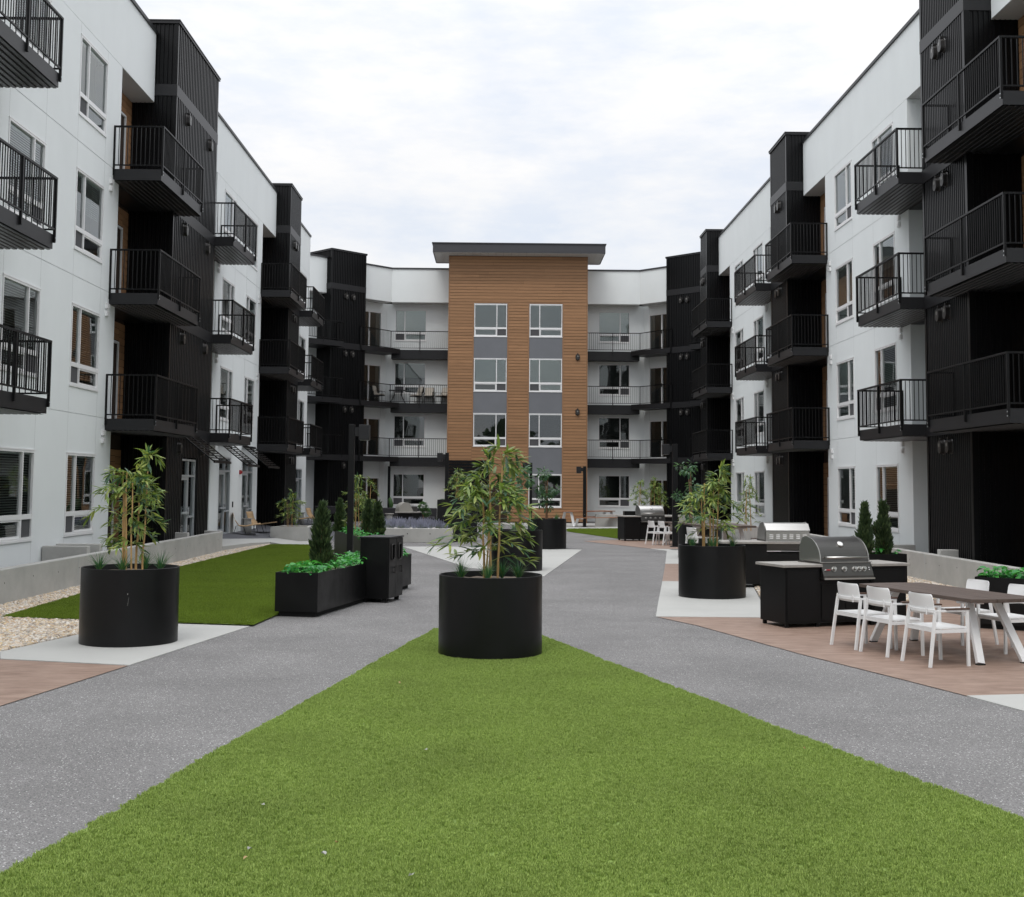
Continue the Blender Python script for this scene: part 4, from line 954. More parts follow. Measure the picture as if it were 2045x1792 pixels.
def fill(poly, z, n0, n1, label, group, seed, skip=()):
    a, b_, c, d = [Vector(p) for p in poly]
    for i in range(n0):
        for j in range(n1):
            u, v = (i + .5) / n0, (j + .5) / n1; p = a.lerp(b_, u).lerp(d.lerp(c, u), v)
            if any((p - Vector(k)).length < .19 for k in skip): continue
            broadleaf(label, p.x + R.uniform(-.04, .04), p.y + R.uniform(-.05, .05), z, seed + i * 7 + j, group)
cy1 = (-2.98, 20.95)
fill(LP, .60, 17, 2, 'bright green broad-leaved plant in the long black planter behind the bin', 'broad-leaved plants in the long front planter', 500, (cy1,))
fill(RP2, .70, 8, 2, 'bright green broad-leaved plant in the planter at the right edge', 'broad-leaved plants in the planter at the right edge', 700)
fill(RP1, .62, 4, 1, 'bright green broad-leaved plant under the two slim cypresses', 'broad-leaved plants under the two cypresses', 800)
fill(LP2, .68, 2, 7, 'bright green broad-leaved plant behind the left lamp post', 'broad-leaved plants behind the left lamp post', 900)
def cypress(label, x, y, z, h, rad, seed):
    r = random.Random(seed); t = thing('cypress', label, 'shrub', T(x, y, z), 'clipped cypress shrubs'); b = MB(); b.tube([(0, 0, 0), (0, 0, h * .9)], [.02, .006], 6); part('trunk', b, 'trunk', t)
    b = MB(); mi = []
    lob = [(r.uniform(0, 2 * PI), r.uniform(.05, .9), r.uniform(.12, .3)) for _ in range(26)]
    for i in range(3600):
        f = r.random() ** 1.25; a = r.uniform(0, 2 * PI)
        prof = .86 * rad * (1 - f) ** .68 * (1.0 if f > .12 else .72 + 2.3 * f) 
        for la, lf, lw in lob: prof *= 1 + .40 * math.exp(-((f - lf) / .055) ** 2) * max(0, math.cos(a - la)) ** 2
        q = prof * math.sqrt(r.uniform(.25, 1.05)); p = Vector((math.cos(a) * q, math.sin(a) * q, f * h * .95 + .02))
        d = Vector((math.cos(a) * .55, math.sin(a) * .55, r.uniform(.5, 1.2))).normalized(); s = r.uniform(.04, .085) * (1.5 if r.random() < .15 else 1); n = len(b.v); y = d.cross(Vector((r.uniform(-1, 1), r.uniform(-1, 1), .3))).normalized() * s * .16
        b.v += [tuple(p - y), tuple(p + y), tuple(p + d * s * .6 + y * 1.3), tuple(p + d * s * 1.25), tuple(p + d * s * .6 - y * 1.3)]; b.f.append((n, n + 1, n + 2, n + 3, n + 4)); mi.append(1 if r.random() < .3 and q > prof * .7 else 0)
    me = b.mesh('crown', ['cypress', 'cypress2']); me.polygons.foreach_set('material_index', mi); link('crown', me, t); return t
cypress('tall dark cypress in the long black planter, left of the bin', cy1[0], cy1[1], .60, 1.16, .175, 41)
for i, (x, y, h, l) in enumerate(((-3.32, 31.6, .98, 'slim dark cypress just right of the left lamp post'), (-2.98, 30.7, .92, 'slim dark cypress directly above the bin'), (-4.42, 34.6, .95, 'slim dark cypress left of the lamp post in the rear planter'))): cypress(l, x, y, .68, h, .15, 50 + i)
cypress('slim cypress at the right wing, left one of the pair', 7.72, 25.85, .62, 1.15, .14, 61); cypress('slim cypress at the right wing, right one of the pair', 8.14, 25.95, .62, 1.18, .16, 62)
bamboo('tall slender bamboo behind the left lamp post', -3.85, 33.4, .68, 1.45, .34, 4, 26, 71, False, (.12, .19))
bamboo('slender bamboo near the far patio door on the left', -4.9, 46.0, .25, 1.85, .38, 4, 24, 72, False, (.12, .19))
bamboo('small bushy bamboo in the angular concrete planter', -7.6, 45.2, .44, 1.16, .46, 5, 26, 73, False, (.13, .2))
bamboo('small bamboo before the right wing windows behind the tall table', 6.7, 33.0, .9, 1.28, .33, 3, 26, 74, False, (.09, .15), low=.05)
for i, (x, l) in enumerate(((6.45, 'left'), (7.0, 'middle'), (7.4, 'right'))): bamboo('far bamboo behind the distant grill, %s one of three' % l, x, 56 + i * .2, .9, 1.35 - (.25 if i == 2 else .1 * (i == 0)), .42, 3, 20, 75 + i, False, (.13, .2))
bamboo('bamboo in the tall black box before the brown tower', -1.5, 45.1, 1.45, 1.0, .42, 4, 22, 79, False, (.12, .19))
def topiary(label, x, y, z, balls, seed):
    r = random.Random(seed); t = thing('topiary', label, 'shrub', T(x, y, z), 'clipped topiary shrubs'); b = MB(); b.tube([(0, 0, 0), (0, 0, balls[-1][1])], .02, 6); part('trunk', b, 'trunk', t); items = []
    for q, zz, ox in balls:
        for i in range(230):
            d = Vector((r.gauss(0, 1), r.gauss(0, 1), r.gauss(0, 1))).normalized(); items.append((FL_[1 if r.random() < .75 else 0], orient(Vector((ox, 0, zz)) + d * q * r.uniform(.8, 1.05), d + Vector((r.uniform(-.6, .6), r.uniform(-.6, .6), r.uniform(-.3, .6))), r.uniform(-1, 1), r.uniform(.07, .11))))
    link('crown', merge_leaves(items, FL_), t)
topiary('clipped two-ball topiary right of the far covered grill', -2.85, 47.2, .42, ((.13, .80, -.02), (.12, .58, .12)), 1)
topiary('clipped three-ball topiary at the end of the lavender bed', -2.05, 46.0, .42, ((.13, .92, -.03), (.17, .62, .03), (.18, .28, -.02)), 2)
# lavender: countless spikes, one object
r = random.Random(5); lv = MB(); mi = []
for i in range(330):
    x, y = r.uniform(-4.15, -1.85), 44.15 + r.random() ** 1.5 * 3.6
    for k in range(15):
        a = r.uniform(0, 2 * PI); sp = r.uniform(.02, .16); hh = r.uniform(.10, .40) * (.6 + .5 * math.sin(x * 9 + y * 4)); p = Vector((x, y, .42)); q = p + Vector((math.cos(a) * sp, math.sin(a) * sp, hh)); w = .006; n = len(lv.v)
        mid = p.lerp(q, .55); lv.v += [(p.x - w, p.y, p.z), (p.x + w, p.y, p.z), (mid.x + w, mid.y, mid.z), (mid.x - w, mid.y, mid.z)]; lv.f.append((n, n + 1, n + 2, n + 3)); mi.append(1)
        n = len(lv.v); w = .011; lv.v += [(mid.x - w, mid.y, mid.z), (mid.x + w, mid.y, mid.z), (q.x + w * .4, q.y, q.z), (q.x - w * .4, q.y, q.z)]; lv.f.append((n, n + 1, n + 2, n + 3)); mi.append(0)
me = lv.mesh('lavender', ['lav', 'lavleaf']); me.polygons.foreach_set('material_index', mi); link('lavender', me, None, ID, 'stuff')
rk = random.Random(9)
for i in range(12):
    b = MB(); q = rk.uniform(.06, .11); k = 8
    b.smooth = False; b.lathe([(.001, -q * .5), (q * .8, -q * .3), (q * rk.uniform(.9, 1.1), .0), (q * .6, q * .45), (.001, q * .6)], 8); b.v = [(x * rk.uniform(.85, 1.15), y * rk.uniform(.85, 1.15), z) for x, y, z in b.v]
    tag(part('rock', b, 'rock', None, T(-4.1 + i * .2 + rk.uniform(-.05, .05), 44.17 + rk.uniform(0, .08), .46)), 'pale stone edging the front of the lavender bed', 'rock', 'stones edging the lavender bed')

# ---------------------------------------------------------------- litter bin, lamp posts
def litter_bin():
    a, c, e = Vector((-2.38, 22.03)), Vector((-1.90, 21.74)), Vector((-1.72, 22.51))
    d = (e - c).normalized(); ang = math.atan2(d.y, d.x) - PI / 2     # local y along the door face, door face at +x
    W, Dp, H = .54, .80, 1.15
    t = thing('litter_bin', 'tall black double litter bin standing on the asphalt beside the long planter', 'bin', T(c.x, c.y, .004) @ RZ(ang))
    b = MB(); b.box(-W, -.022, 0, Dp, .07, H - .03); bevel(part('body', b, 'pot', t), .006)
    b = MB(); b.box(-W - .01, .01, -.01, Dp + .01, H - .028, H); bevel(part('lid', b, 'fascia', t), .006)
    for k in (0, 1):
        y0, y1 = k * Dp / 2 + .006, (k + 1) * Dp / 2 - .006; oc = (y0 + y1) / 2; ow, z0, z1 = .085, .74, 1.02
        b = MB()
        for q in ((y0, oc - ow, .08, H - .035), (oc + ow, y1, .08, H - .035), (oc - ow, oc + ow, .08, z0), (oc - ow, oc + ow, z1, H - .035)): b.box(-.02, 0, q[0], q[1], q[2], q[3])
        o = part('door', b, 'pot', t)
        b = MB(); b.quad((-.019, oc - ow, z0), (-.019, oc + ow, z0), (-.019, oc + ow, z1), (-.019, oc - ow, z1)); part('opening', b, 'dark', o)
        b = MB(); b.smooth = False
        fr = []
        for i in range(24):
            an = 2 * PI * i / 24; yy = math.cos(an) * .05; zz = math.sin(an) * .05; yy += (ow - .05) * (1 if yy > 0 else -1); zz += (.14 - .05) * (1 if zz > 0 else -1); fr.append((.012, oc + yy, (z0 + z1) / 2 + zz))
        b.tube(fr + fr[:1], .013, 6, False); part('opening_rim', b, 'lamp_dark', o)
        b = MB(); b.bar((.03, oc + .06, .50), (.03, oc + .06, .62), .016); b.box(0, .03, oc + .05, oc + .07, .505, .52); b.box(0, .03, oc + .05, oc + .07, .60, .615); part('handle', b, 'lamp_dark', o)
    b = MB()
    for x in (-W + .07, -.09):
        for y in (.07, Dp - .07): b = MB(); b.box(x - .035, x + .035, y - .035, y + .035, 0, .069); part('foot', b, 'dark', t)
litter_bin()
def lamp_post(label, x, y, h, side, w=.17, z=0.0, yaw=0.0):
    t = thing('lamp_post', label, 'lamp post', T(x, y, z) @ RZ(yaw), 'black lamp posts')
    b = MB(); b.box(-w / 2, w / 2, -w / 2, w / 2, .02, h); bevel(part('post', b, 'cabinet', t), .006)
    b = MB(); b.box(-w * .95, w * .95, -w * .95, w * .95, 0, .025); part('base_plate', b, 'fascia', t)
    b = MB(); b.box(*sorted((side * w / 2, side * (w / 2 + .10))), -.04, .04, h - .25, h - .06); part('arm', b, 'fascia', t)
    b = MB(); b.box(*sorted((side * (w / 2 + .10), side * (w / 2 + .33))), -.12, .12, h - .34, h - .01); o = bevel(part('lamp_head', b, 'fascia', t), .006)
    b = MB(); b.box(*sorted((side * (w / 2 + .12), side * (w / 2 + .31))), -.10, .10, h - .348, h - .341); part('lens', b, 'lens', o)
    b = MB(); b.disc((0, -w / 2 - .001, .62), .012, 'y', 8); part('bolt', b, 'alum', t)
lamp_post('black lamp post beside the long planter on the left, square head to the right', -3.22, 27.0, 3.38, 1, .128)
lamp_post('black lamp post at the left edge of the brown tower, head to the left', -2.08, 50.0, 3.35, -1, .15, 0)
lamp_post('thin black lamp post in front of the tower between the two small trees', 1.60, 60.0, 3.15, -1, .14, 0)
lamp_post('black lamp post at the right edge of the brown tower, head to the left', 4.30, 61.0, 3.0, -1, .16, 0)
lamp_post('tall black lamp post right of the path behind the right planter', 5.79, 40.2, 3.35, -1, .17, .10)

# ---------------------------------------------------------------- grill counters and grills
def counter(label, mtx, W, Dp, gx, gw, group='black outdoor kitchen counters', h=.93, side_doors=True):
    t = thing('grill_counter', label, 'counter', mtx, group); b = MB(); ov = .05
    b.box(0, gx - .02, 0, Dp, .06, h - .045); b.box(gx + gw + .02, W, 0, Dp, .06, h - .045); b.box(gx - .019, gx + gw + .019, .03, Dp - .02, .06, h - .24); bevel(part('cabinet', b, 'cabinet', t), .004)
    for x0, x1 in ((.03, gx - .05), (gx + gw + .05, W - .03), (gx + .02, gx + gw / 2 - .005), (gx + gw / 2 + .005, gx + gw - .02)):
        b = MB(); y = -.014 if x0 < gx or x0 > gx + gw else .016; b.box(x0, x1, y, y + .013, .10, h - .30 if y > 0 else h - .09); part('cabinet_door', b, 'cabinet', t)
    for x0, x1 in ((-ov, gx - .001), (gx + gw + .001, W + ov)):
        b = MB(); b.box(x0, x1, -ov, Dp + ov, h - .04, h); bevel(part('countertop', b, 'counter', t), .004)
    b = MB(); b.box(gx + .0, gx + gw, Dp - .1, Dp + ov, h - .04, h); part('back_strip', b, 'counter', t)
    b = MB()
    for x in (.05, gx - .05, gx + gw + .05, W - .05):
        for y in (.05, Dp - .05): b = MB(); b.box(x - .025, x + .025, y - .025, y + .025, 0, .06); part('foot', b, 'cabinet', t)
    return t
def grill(label, mtx, W, hood='hood', group='built-in stainless grills', fine=True):
    """front towards -y, origin at the front left of the counter cut-out on counter level z=0"""
    t = thing('grill', label, 'grill', mtx, group)
    b = MB(); b.box(0, W, .05, .66, -.18, .02); part('firebox', b, 'panelsteel', t)
    prof = []
    for i in range(13):
        a = PI * .5 + (PI * .5) * i / 12; prof.append((.44 + math.cos(a) * .40, .03 + math.sin(a) * .36))
    prof = [(.60, .03), (.60, .22), (.52, .37)] + prof
    b = MB(); b.smooth = False; b.prof_y(prof, .018, W - .018); o = bevel(part('lid', b, hood, t), .004)
    for x in (0, W - .016):
        b = MB(); b.prof_y([(y * 1.0 + (-.012 if y < .3 else 0.006), z + (.01 if z > .1 else 0)) for y, z in prof], x, x + .016); part('lid_side', b, 'steel', o)
    b = MB(); b.tube([(.07, -.045, .10), (.5 * W, -.055, .10), (W - .07, -.045, .10)], .016, 10); b.bar((.09, -.04, .10), (.09, .05, .10), .02); b.bar((W - .09, -.04, .10), (W - .09, .05, .10), .02); b.smooth = True; part('handle', b, 'steel', o)
    b = MB(); b.smooth = True
    ca, sa = math.cos(math.radians(42)), math.sin(math.radians(42)); cpt = Vector((W * .5, .155, .285)); nrm = Vector((0, -ca, sa)); ux = Vector((1, 0, 0)); uy = Vector((0, sa, ca))
    for k, (rr, dd) in enumerate(((.05, 0), (.05, .02), (.038, .022))):
        for j in range(20): a = 2 * PI * j / 20; b.v.append(tuple(cpt + ux * math.cos(a) * rr + uy * math.sin(a) * rr + nrm * dd))
    for k in range(2):
        for j in range(20): b.f.append((k * 20 + j, k * 20 + (j + 1) % 20, (k + 1) * 20 + (j + 1) % 20, (k + 1) * 20 + j))
    part('thermometer', b, 'steel', o); q = MB(); q.v = [tuple(cpt + ux * math.cos(2 * PI * j / 16) * .036 + uy * math.sin(2 * PI * j / 16) * .036 + nrm * .021) for j in range(16)]; q.f = [tuple(range(16))]; part('dial', q, 'vinyl', o)
    b = MB(); b.prof_y([(-.0, .02), (-.075, -.17), (-.075, -.20), (.06, -.20), (.06, .02)], -.006, W + .006); cpn = bevel(part('control_panel', b, 'panelsteel', t), .004)
    b = MB(); b.box(-.012, W + .012, -.10, .05, -.225, -.201); part('drip_tray', b, 'steel', t)
    b = MB(); b.box(-.008, W + .008, -.02, .03, .021, .032); part('trim_strip', b, 'steel', t)
    nn = Vector((0, -.19, .075)).normalized()
    for f in (.22, .43, .64, .735, .83) if fine else (.2, .4, .6, .8):
        c = Vector((W * f, -.036, -.075)); k = MB(); k.smooth = True; k.tube([c, c + nn * .012], .040, 16); k.tube([c + nn * .012, c + nn * .05], [.030, .025], 16); o2 = part('knob', k, 'steel', t); e = o2.modifiers.new('e', 'EDGE_SPLIT'); e.split_angle = .7
    if fine:
        k = MB(); pz = lambda x, s: (x, -.0375 - .0789 * (s) * 5 * .2 - .004, 0)
        for dx, dz in ((.93, -.055), (.93, -.085)):
            c = Vector((W * dx, -.022 - (-dz - .02) * .395 - .006, dz)); k.tube([c, c + nn * .006], .008, 10)
        part('button', k, 'vinyl', t)
        k = MB(); c = Vector((W * .035, -.05, -.085)); k.bar(c, c + Vector((W * .1, 0, 0)), .012, .03, up=tuple(nn)); part('badge', k, 'red', t)
        k = MB(); k.bar(c + Vector((-.006, -.004, .0)), c + Vector((.008, -.004, 0)), .012, .034, up=tuple(nn)); part('badge_edge', k, 'vinyl', t)
    return t
A1 = math.radians(18); MC1 = T(4.26, 18.28, .008) @ RZ(A1)
counter('black grill counter with stone top in front of the dining table', MC1, 2.12, .72, .62, .86)
grill('dark hooded grill with five knobs on the nearest counter', MC1 @ T(.62, -.01, .93), .86)
MC2 = T(6.75, 26.35, .02) @ RZ(math.radians(4) + PI)
counter('black grill counter seen from behind, beyond the nearest one', MC2, 2.15, .80, .30, .92)
g2 = grill('stainless grill turned away, its vented back panel showing', MC2 @ T(.30, -.01, .93), .92, 'steel', fine=False)
b = MB(); b.box(0.0, .92, .661, .69, -.03, .21); bp_ = part('back_panel', b, 'steel', g2)
b = MB(); b.prof_y([(.63, .215), (.72, .215), (.72, .235), (.66, .30), (.60, .37)], -.004, .924); part('rear_hood', b, 'steel', g2)
b = MB(); b.quad((.02, .6905, .213), (.90, .6905, .213), (.90, .6905, .232), (.02, .6905, .232)); part('rear_gap', b, 'dark', g2)
for i in range(6):
    for j in range(3):
        b = MB(); x = .06 + i * .142; z = .06 + j * .035; b.box(x, x + .08, .6905, .70, z, z + .018); part('vent_louvre', b, 'vinyl', bp_)
MC3 = T(4.75, 46.2, .01) @ RZ(math.radians(14))
counter('farthest black grill counter beside the far turf', MC3, 2.2, .75, .66, .95)
grill('shiny closed grill on the farthest counter near the picnic table', MC3 @ T(.66, -.01, .93), .95, 'steel', fine=False)
# covered grill on its own small island inside the lavender bed
MC4 = T(-4.1, 50.0, .02)
t = thing('grill_counter', 'small black grill island with timber top behind the lavender', 'counter', MC4, 'black outdoor kitchen counters')
b = MB(); b.prism([(.05, .05), (.62, -.0), (1.12, .75), (.15, .9)], .0, .88); part('cabinet', b, 'cabinet', t)
b = MB(); b.prism([(-.06, .0), (.62, -.1), (1.26, .78), (.1, 1.0)], .881, .93); part('countertop', b, 'counter', t)
t = thing('grill', 'grey grill on the lavender island seen from its side', 'grill', MC4 @ T(.1, .1, .931) @ RZ(math.radians(20)), 'built-in stainless grills')
prof = [(math.cos(PI * i / 14) * .30 + .30, math.sin(PI * i / 14) * .33 + .04) for i in range(10)]
b = MB(); n = len(prof)
b.v = [(x, 0, z) for x, z in prof] + [(x, .62, z) for x, z in prof]; 
side = [(.60, .0), (.60, .04)] + prof[1:] + [(0.0, .0)]
b = MB(); k = len(side); b.v = [(.6 - x, 0, z) for x, z in side] + [(.6 - x, .62, z) for x, z in side]
b.f = [tuple(range(k)), tuple(reversed(range(k, 2 * k)))] + [(i, k + i, k + (i + 1) % k, (i + 1) % k) for i in range(k)]
part('lid', b, 'base', t); b = MB(); b.box(.45, .78, .05, .58, .0, .2); part('firebox', b, 'panelsteel', t); b = MB(); b.tube([(.62, .06, .26), (.62, .56, .26)], .015, 8); part('handle', b, 'steel', t)

# ---------------------------------------------------------------- dining table and white chairs
def dining_chair():
    t = thing('dining_chair', 'x', 'chair', ID, 'white slatted dining chairs')
    for s in (-1, 1):
        b = MB(); b.bar((s * .275, -.30, 0), (s * .255, -.205, .635), .028, .034); part('leg', b, 'white', t)
        b = MB(); b.bar((s * .265, .235, 0), (s * .265, .225, .635), .028, .034); part('leg', b, 'white', t)
        b = MB(); b.bar((s * .258, -.21, .645), (s * .265, .245, .645), .027, .022); part('arm_rail', b, 'white', t)
        b = MB(); b.box(s * .265 - .026, s * .265 + .026, -.07, .255, .657, .676); bevel(part('armrest', b, 'arm', t), .008)
        b = MB(); b.bar((s * .262, -.255, .41), (s * .262, .232, .41), .022, .04); part('side_rail', b, 'white', t)
    b = MB(); pts = [(-.258 + .516 * i / 8, -.212 - .055 * math.sin(PI * i / 8), .645) for i in range(9)]
    for p, q in zip(pts, pts[1:]): b.bar(p, q, .022, .036)
    part('back_rail', b, 'white', t)
    b = MB(); n = 10; W = .235; rows = [(.600, 1.0), (.66, 1.0), (.73, 1.0), (.80, .985), (.825, .95), (.838, .88)]
    for off in (0, .012):
        for z, f in rows:
            for i in range(n + 1):
                u = -1 + 2 * i / n; b.v.append((u * W * f, -.185 - (z - .6) * .16 - .055 * (1 - u * u) - off, z))
    m = len(rows) * (n + 1)
    for r_ in range(len(rows) - 1):
        for i in range(n):
            a = r_ * (n + 1) + i; b.f += [(a, a + 1, a + n + 2, a + n + 1), (m + a, m + a + n + 1, m + a + n + 2, m + a + 1)]
    edge = [i for i in range(n + 1)] + [r_ * (n + 1) + n for r_ in range(1, len(rows))] + [(len(rows) - 1) * (n + 1) + i for i in range(n - 1, -1, -1)] + [r_ * (n + 1) for r_ in range(len(rows) - 2, 0, -1)]
    for a, c in zip(edge, edge[1:] + edge[:1]): b.f.append((a, m + a, m + c, c))
    b.smooth = True; o = part('backrest', b, 'white', t); e = o.modifiers.new('e', 'EDGE_SPLIT'); e.split_angle = .8
    for s in (-1, 1): b = MB(); b.tube([(s * .17, -.262, .60), (s * .17, -.268, .69)], .009, 8); part('peg', b, 'white', t)
    b = MB(); b.box(-.25, .25, -.235, -.205, .40, .435); b.box(-.25, .25, .20, .235, .40, .435); part('seat_frame', b, 'white', t)
    for i in range(6): b = MB(); b.box(-.252 + i * .085, -.252 + i * .085 + .079, -.235, .245, .437, .455); part('seat_slat', b, 'white', t)
    return t
ch0 = dining_chair(); used = [0]
def place_chair(x, y, a, label, s=1.0, z=.008):
    m = T(x, y, z) @ RZ(a) @ Matrix.Scale(s, 4)
    if not used[0]: used[0] = 1; ch0.matrix_basis = m; ch0['label'] = label; return ch0
    return dup(ch0, m, label)
tcx, tcy, ta = 5.72, 15.80, math.radians(-16.6)      # table axis direction = local -y rotated
TM = T(tcx, tcy, .008) @ RZ(PI + math.radians(16.6))  # local y points away from camera? local -y = away; +y = towards the camera
ax = Vector((.287, -.958)); ac = Vector((.958, .287)); tc_ = Vector((tcx, tcy))
def dining_table(label, mtx, L_=2.45, W=.98, h=.78, n=3, name='dining_table', top='tabtop'):
    t = thing(name, label, 'table', mtx); pw = W / n
    for i in range(n):
        x0, x1 = -W / 2 + i * pw + .004, -W / 2 + (i + 1) * pw - .004; b = MB(); k = L_ / 2; c = .06
        if i == 0: P = [(x0, -k + c), (x1, -k), (x1, k), (x0, k - c)]
        elif i == n - 1: P = [(x0, -k), (x1, -k + c), (x1, k - c), (x0, k)]
        else: P = [(x0, -k), (x1, -k), (x1, k), (x0, k)]
        b.prism(P, h - .045, h); bevel(part('top_plank', b, top, t), .006)
    b = MB(); b.box(-.04, .04, -L_ / 2 + .5, L_ / 2 - .5, h - .11, h - .047); b.box(-W / 2 + .15, W / 2 - .15, -L_ / 2 + .45, -L_ / 2 + .53, h - .09, h - .047); b.box(-W / 2 + .15, W / 2 - .15, L_ / 2 - .53, L_ / 2 - .45, h - .09, h - .047); part('under_frame', b, 'white', t)
    for sx in (-1, 1):
        for sy in (-1, 1):
            b = MB(); b.bar((sx * (W / 2 - .30), sy * (L_ / 2 - .48), h - .06), (sx * (W / 2 - .17), sy * (L_ / 2 - .13), .015), .10, .05, up=(0, 1, 0)); bevel(part('leg', b, 'white', t), .004)
            f = MB(); x, y = sx * (W / 2 - .17), sy * (L_ / 2 - .13); f.box(x - .05, x + .05, y - .03, y + .03, 0, .014); part('foot_pad', f, 'dark', t)
    return t
dining_table('dark plank dining table with splayed white legs and white chairs around it', T(tcx, tcy, .008) @ RZ(math.radians(16.7)))
fa = math.radians(-73)
for al, lab in ((-.70, 'white chair on the left side of the dining table, farthest of three'), (-.02, 'white chair on the left side of the dining table, middle of three'), (.86, 'white chair on the left side of the dining table, nearest of three')):
    p = tc_ + ac * -.74 + ax * al; place_chair(p.x, p.y, fa + R.uniform(-.03, .03), lab)
for al, lab in ((-.72, 'white chair across the dining table, farther one with its back to the gravel'), (.12, 'white chair across the dining table, at the right edge')):
    p = tc_ + ac * .86 + ax * al; place_chair(p.x, p.y, fa + PI + R.uniform(-.03, .03), lab)
for x, y, lab in ((5.62, 43.55, 'white chair at the far grill counter, left one of two'), (5.95, 43.35, 'white chair at the far grill counter, right one of two')): place_chair(x, y, math.radians(-70), lab)
dining_table('distant dark table behind the far white chairs by the tall lamp post', T(6.6, 43.6, .01) @ RZ(math.radians(15)), 2.2, .95, .78)
bt = dining_table('bar-height dark table with splayed white legs behind the second counter', T(5.68, 31.6, .01) @ RZ(math.radians(6)), 2.3, 1.30, 1.10)
place_chair(5.12, 30.9, math.radians(-75), 'tall white chair seen through the right planter bamboo', 1.25)
place_chair(6.75, 31.0, math.radians(95), 'white chair on the right of the bar-height table', 1.15)

# ---------------------------------------------------------------- picnic table (far), lounge chairs, bar stool, sofa
PM = T(4.55, 61.9, .012) @ RZ(math.radians(38))
t = thing('picnic_table', 'white framed picnic table with reddish boards before the brown tower', 'table', PM)
for x in (-1.35, 1.35):
    b = MB(); prof = [(-.86, .42), (-.60, .42), (-.47, .06), (-.42, .03), (-.36, .06), (-.20, .72), (.20, .72), (.36, .06), (.42, .03), (.47, .06), (.60, .42), (.86, .42)]
    prof = [(y * 1.22, z) for y, z in prof]; b2 = MB()
    for p, q in zip(prof, prof[1:]): b2.bar((x, p[0], p[1]), (x, q[0], q[1]), .03, .15, up=(1, 0, 0))
    part('bent_frame', b2, 'white', t)
for y in (-.30, -.10, .10, .30): b = MB(); b.box(-1.5, 1.5, y - .095, y + .095, .74, .775); part('top_board', b, 'teak', t)
for y in (-.98, -.82, .82, .98): b = MB(); b.box(-1.5, 1.5, y - .075, y + .075, .44, .47); part('bench_board', b, 'teak', t)
def lounge():
    t = thing('lounge_chair', 'x', 'chair', ID, 'tan woven lounge chairs'); prof = [(-.42, .78), (-.34, .52), (-.20, .33), (0, .31), (.30, .36), (.55, .40)]; pts = []
    for i in range(len(prof) - 1):
        for k in range(3):
            u = k / 3; pts.append((prof[i][0] + (prof[i + 1][0] - prof[i][0]) * u, prof[i][1] + (prof[i + 1][1] - prof[i][1]) * u))
    pts.append(prof[-1]); b = MB()
    for y, z in pts: b.v += [(-.33, y, z), (.33, y, z)]
    n = len(pts)
    for y, z in pts: b.v += [(-.33, y, z - .03), (.33, y, z - .03)]
    for i in range(n - 1):
        b.f += [(2 * i, 2 * i + 1, 2 * i + 3, 2 * i + 2), (2 * n + 2 * i, 2 * n + 2 * i + 2, 2 * n + 2 * i + 3, 2 * n + 2 * i + 1), (2 * i, 2 * i + 2, 2 * n + 2 * i + 2, 2 * n + 2 * i), (2 * i + 1, 2 * n + 2 * i + 1, 2 * n + 2 * i + 3, 2 * i + 3)]
    b.f += [(0, 2 * n, 2 * n + 1, 1), (2 * n - 2, 2 * n - 1, 4 * n - 1, 4 * n - 2)]; b.smooth = True; part('seat_shell', b, 'tan', t)
    b = MB()
    for s in (-.28, .28): b.tube([(s, -.30, .30), (s, -.38, .012), (s, .38, .012), (s, .30, .34)], .012, 6); b.tube([(s, -.05, .30), (s, .05, .012)], .01, 6)
    b.tube([(-.28, .38, .012), (.28, .38, .012)], .012, 6); part('wire_base', b, 'rail', t); return t
l0 = lounge(); l0.matrix_basis = T(-9.0, 44.0, .24) @ RZ(math.radians(-78)); l0['label'] = 'tan lounge chair by the left glass doors, nearer one of the first pair'
dup(l0, T(-8.85, 46.0, .23) @ RZ(math.radians(-100)), 'tan lounge chair by the left glass doors, farther one of the first pair')
dup(l0, T(-8.7, 54.6, .20) @ RZ(math.radians(-75)), 'tan lounge chair behind the concrete planter, nearer one of the far pair')
dup(l0, T(-8.3, 56.6, .16) @ RZ(math.radians(-100)), 'tan lounge chair behind the concrete planter, farther one of the far pair')
for i, (x, y, l) in enumerate(((-9.1, 45.0, 'round grey side table between the first two lounge chairs'), (-8.85, 55.6, 'round grey side table between the two far lounge chairs'), (-4.57, 52.0, 'round grey side table in front of the dark sofa'))):
    b = MB(); b.smooth = True; b.lathe([(.001, .0), (.16, .0), (.13, .44), (.13, .5)], 24); t = thing('side_table', l, 'table', T(x, y, sz(x) if i < 2 else .3), 'round side tables'); part('pedestal', b, 'conc', t); b = MB(); b.lathe([(.001, .5), (.19, .5), (.19, .53), (.001, .53)], 24); part('table_top', b, 'counter', t)
t = thing('high_table', 'dark bar table with stool by the left lamp post', 'table', T(-7.45, 54.1, .03)); b = MB(); b.box(-.55, .5, -.3, .3, 1.0, 1.04); part('table_top', b, 'sofa', t)
for s in (-.45, .4): b = MB(); b.bar((s, 0, 0), (s, 0, 1.0), .06); part('leg', b, 'rail', t)
t = thing('bar_stool', 'dark bar stool in front of the bar table near the left lamp post', 'stool', T(-7.12, 53.4, .01)); b = MB(); b.box(-.18, .2, -.2, .2, .74, .78); part('seat', b, 'sofa', t); b = MB(); b.box(-.2, .2, -.22, -.18, .78, 1.06); part('backrest', b, 'sofa', t)
for x in (-.17, .17):
    for y in (-.17, .17): b = MB(); b.bar((x * 1.15, y * 1.15, 0), (x, y, .74), .025); part('leg', b, 'rail', t)
b = MB(); b.bar((-.19, -.19, .25), (.19, -.19, .25), .02); part('foot_rest', b, 'rail', t)
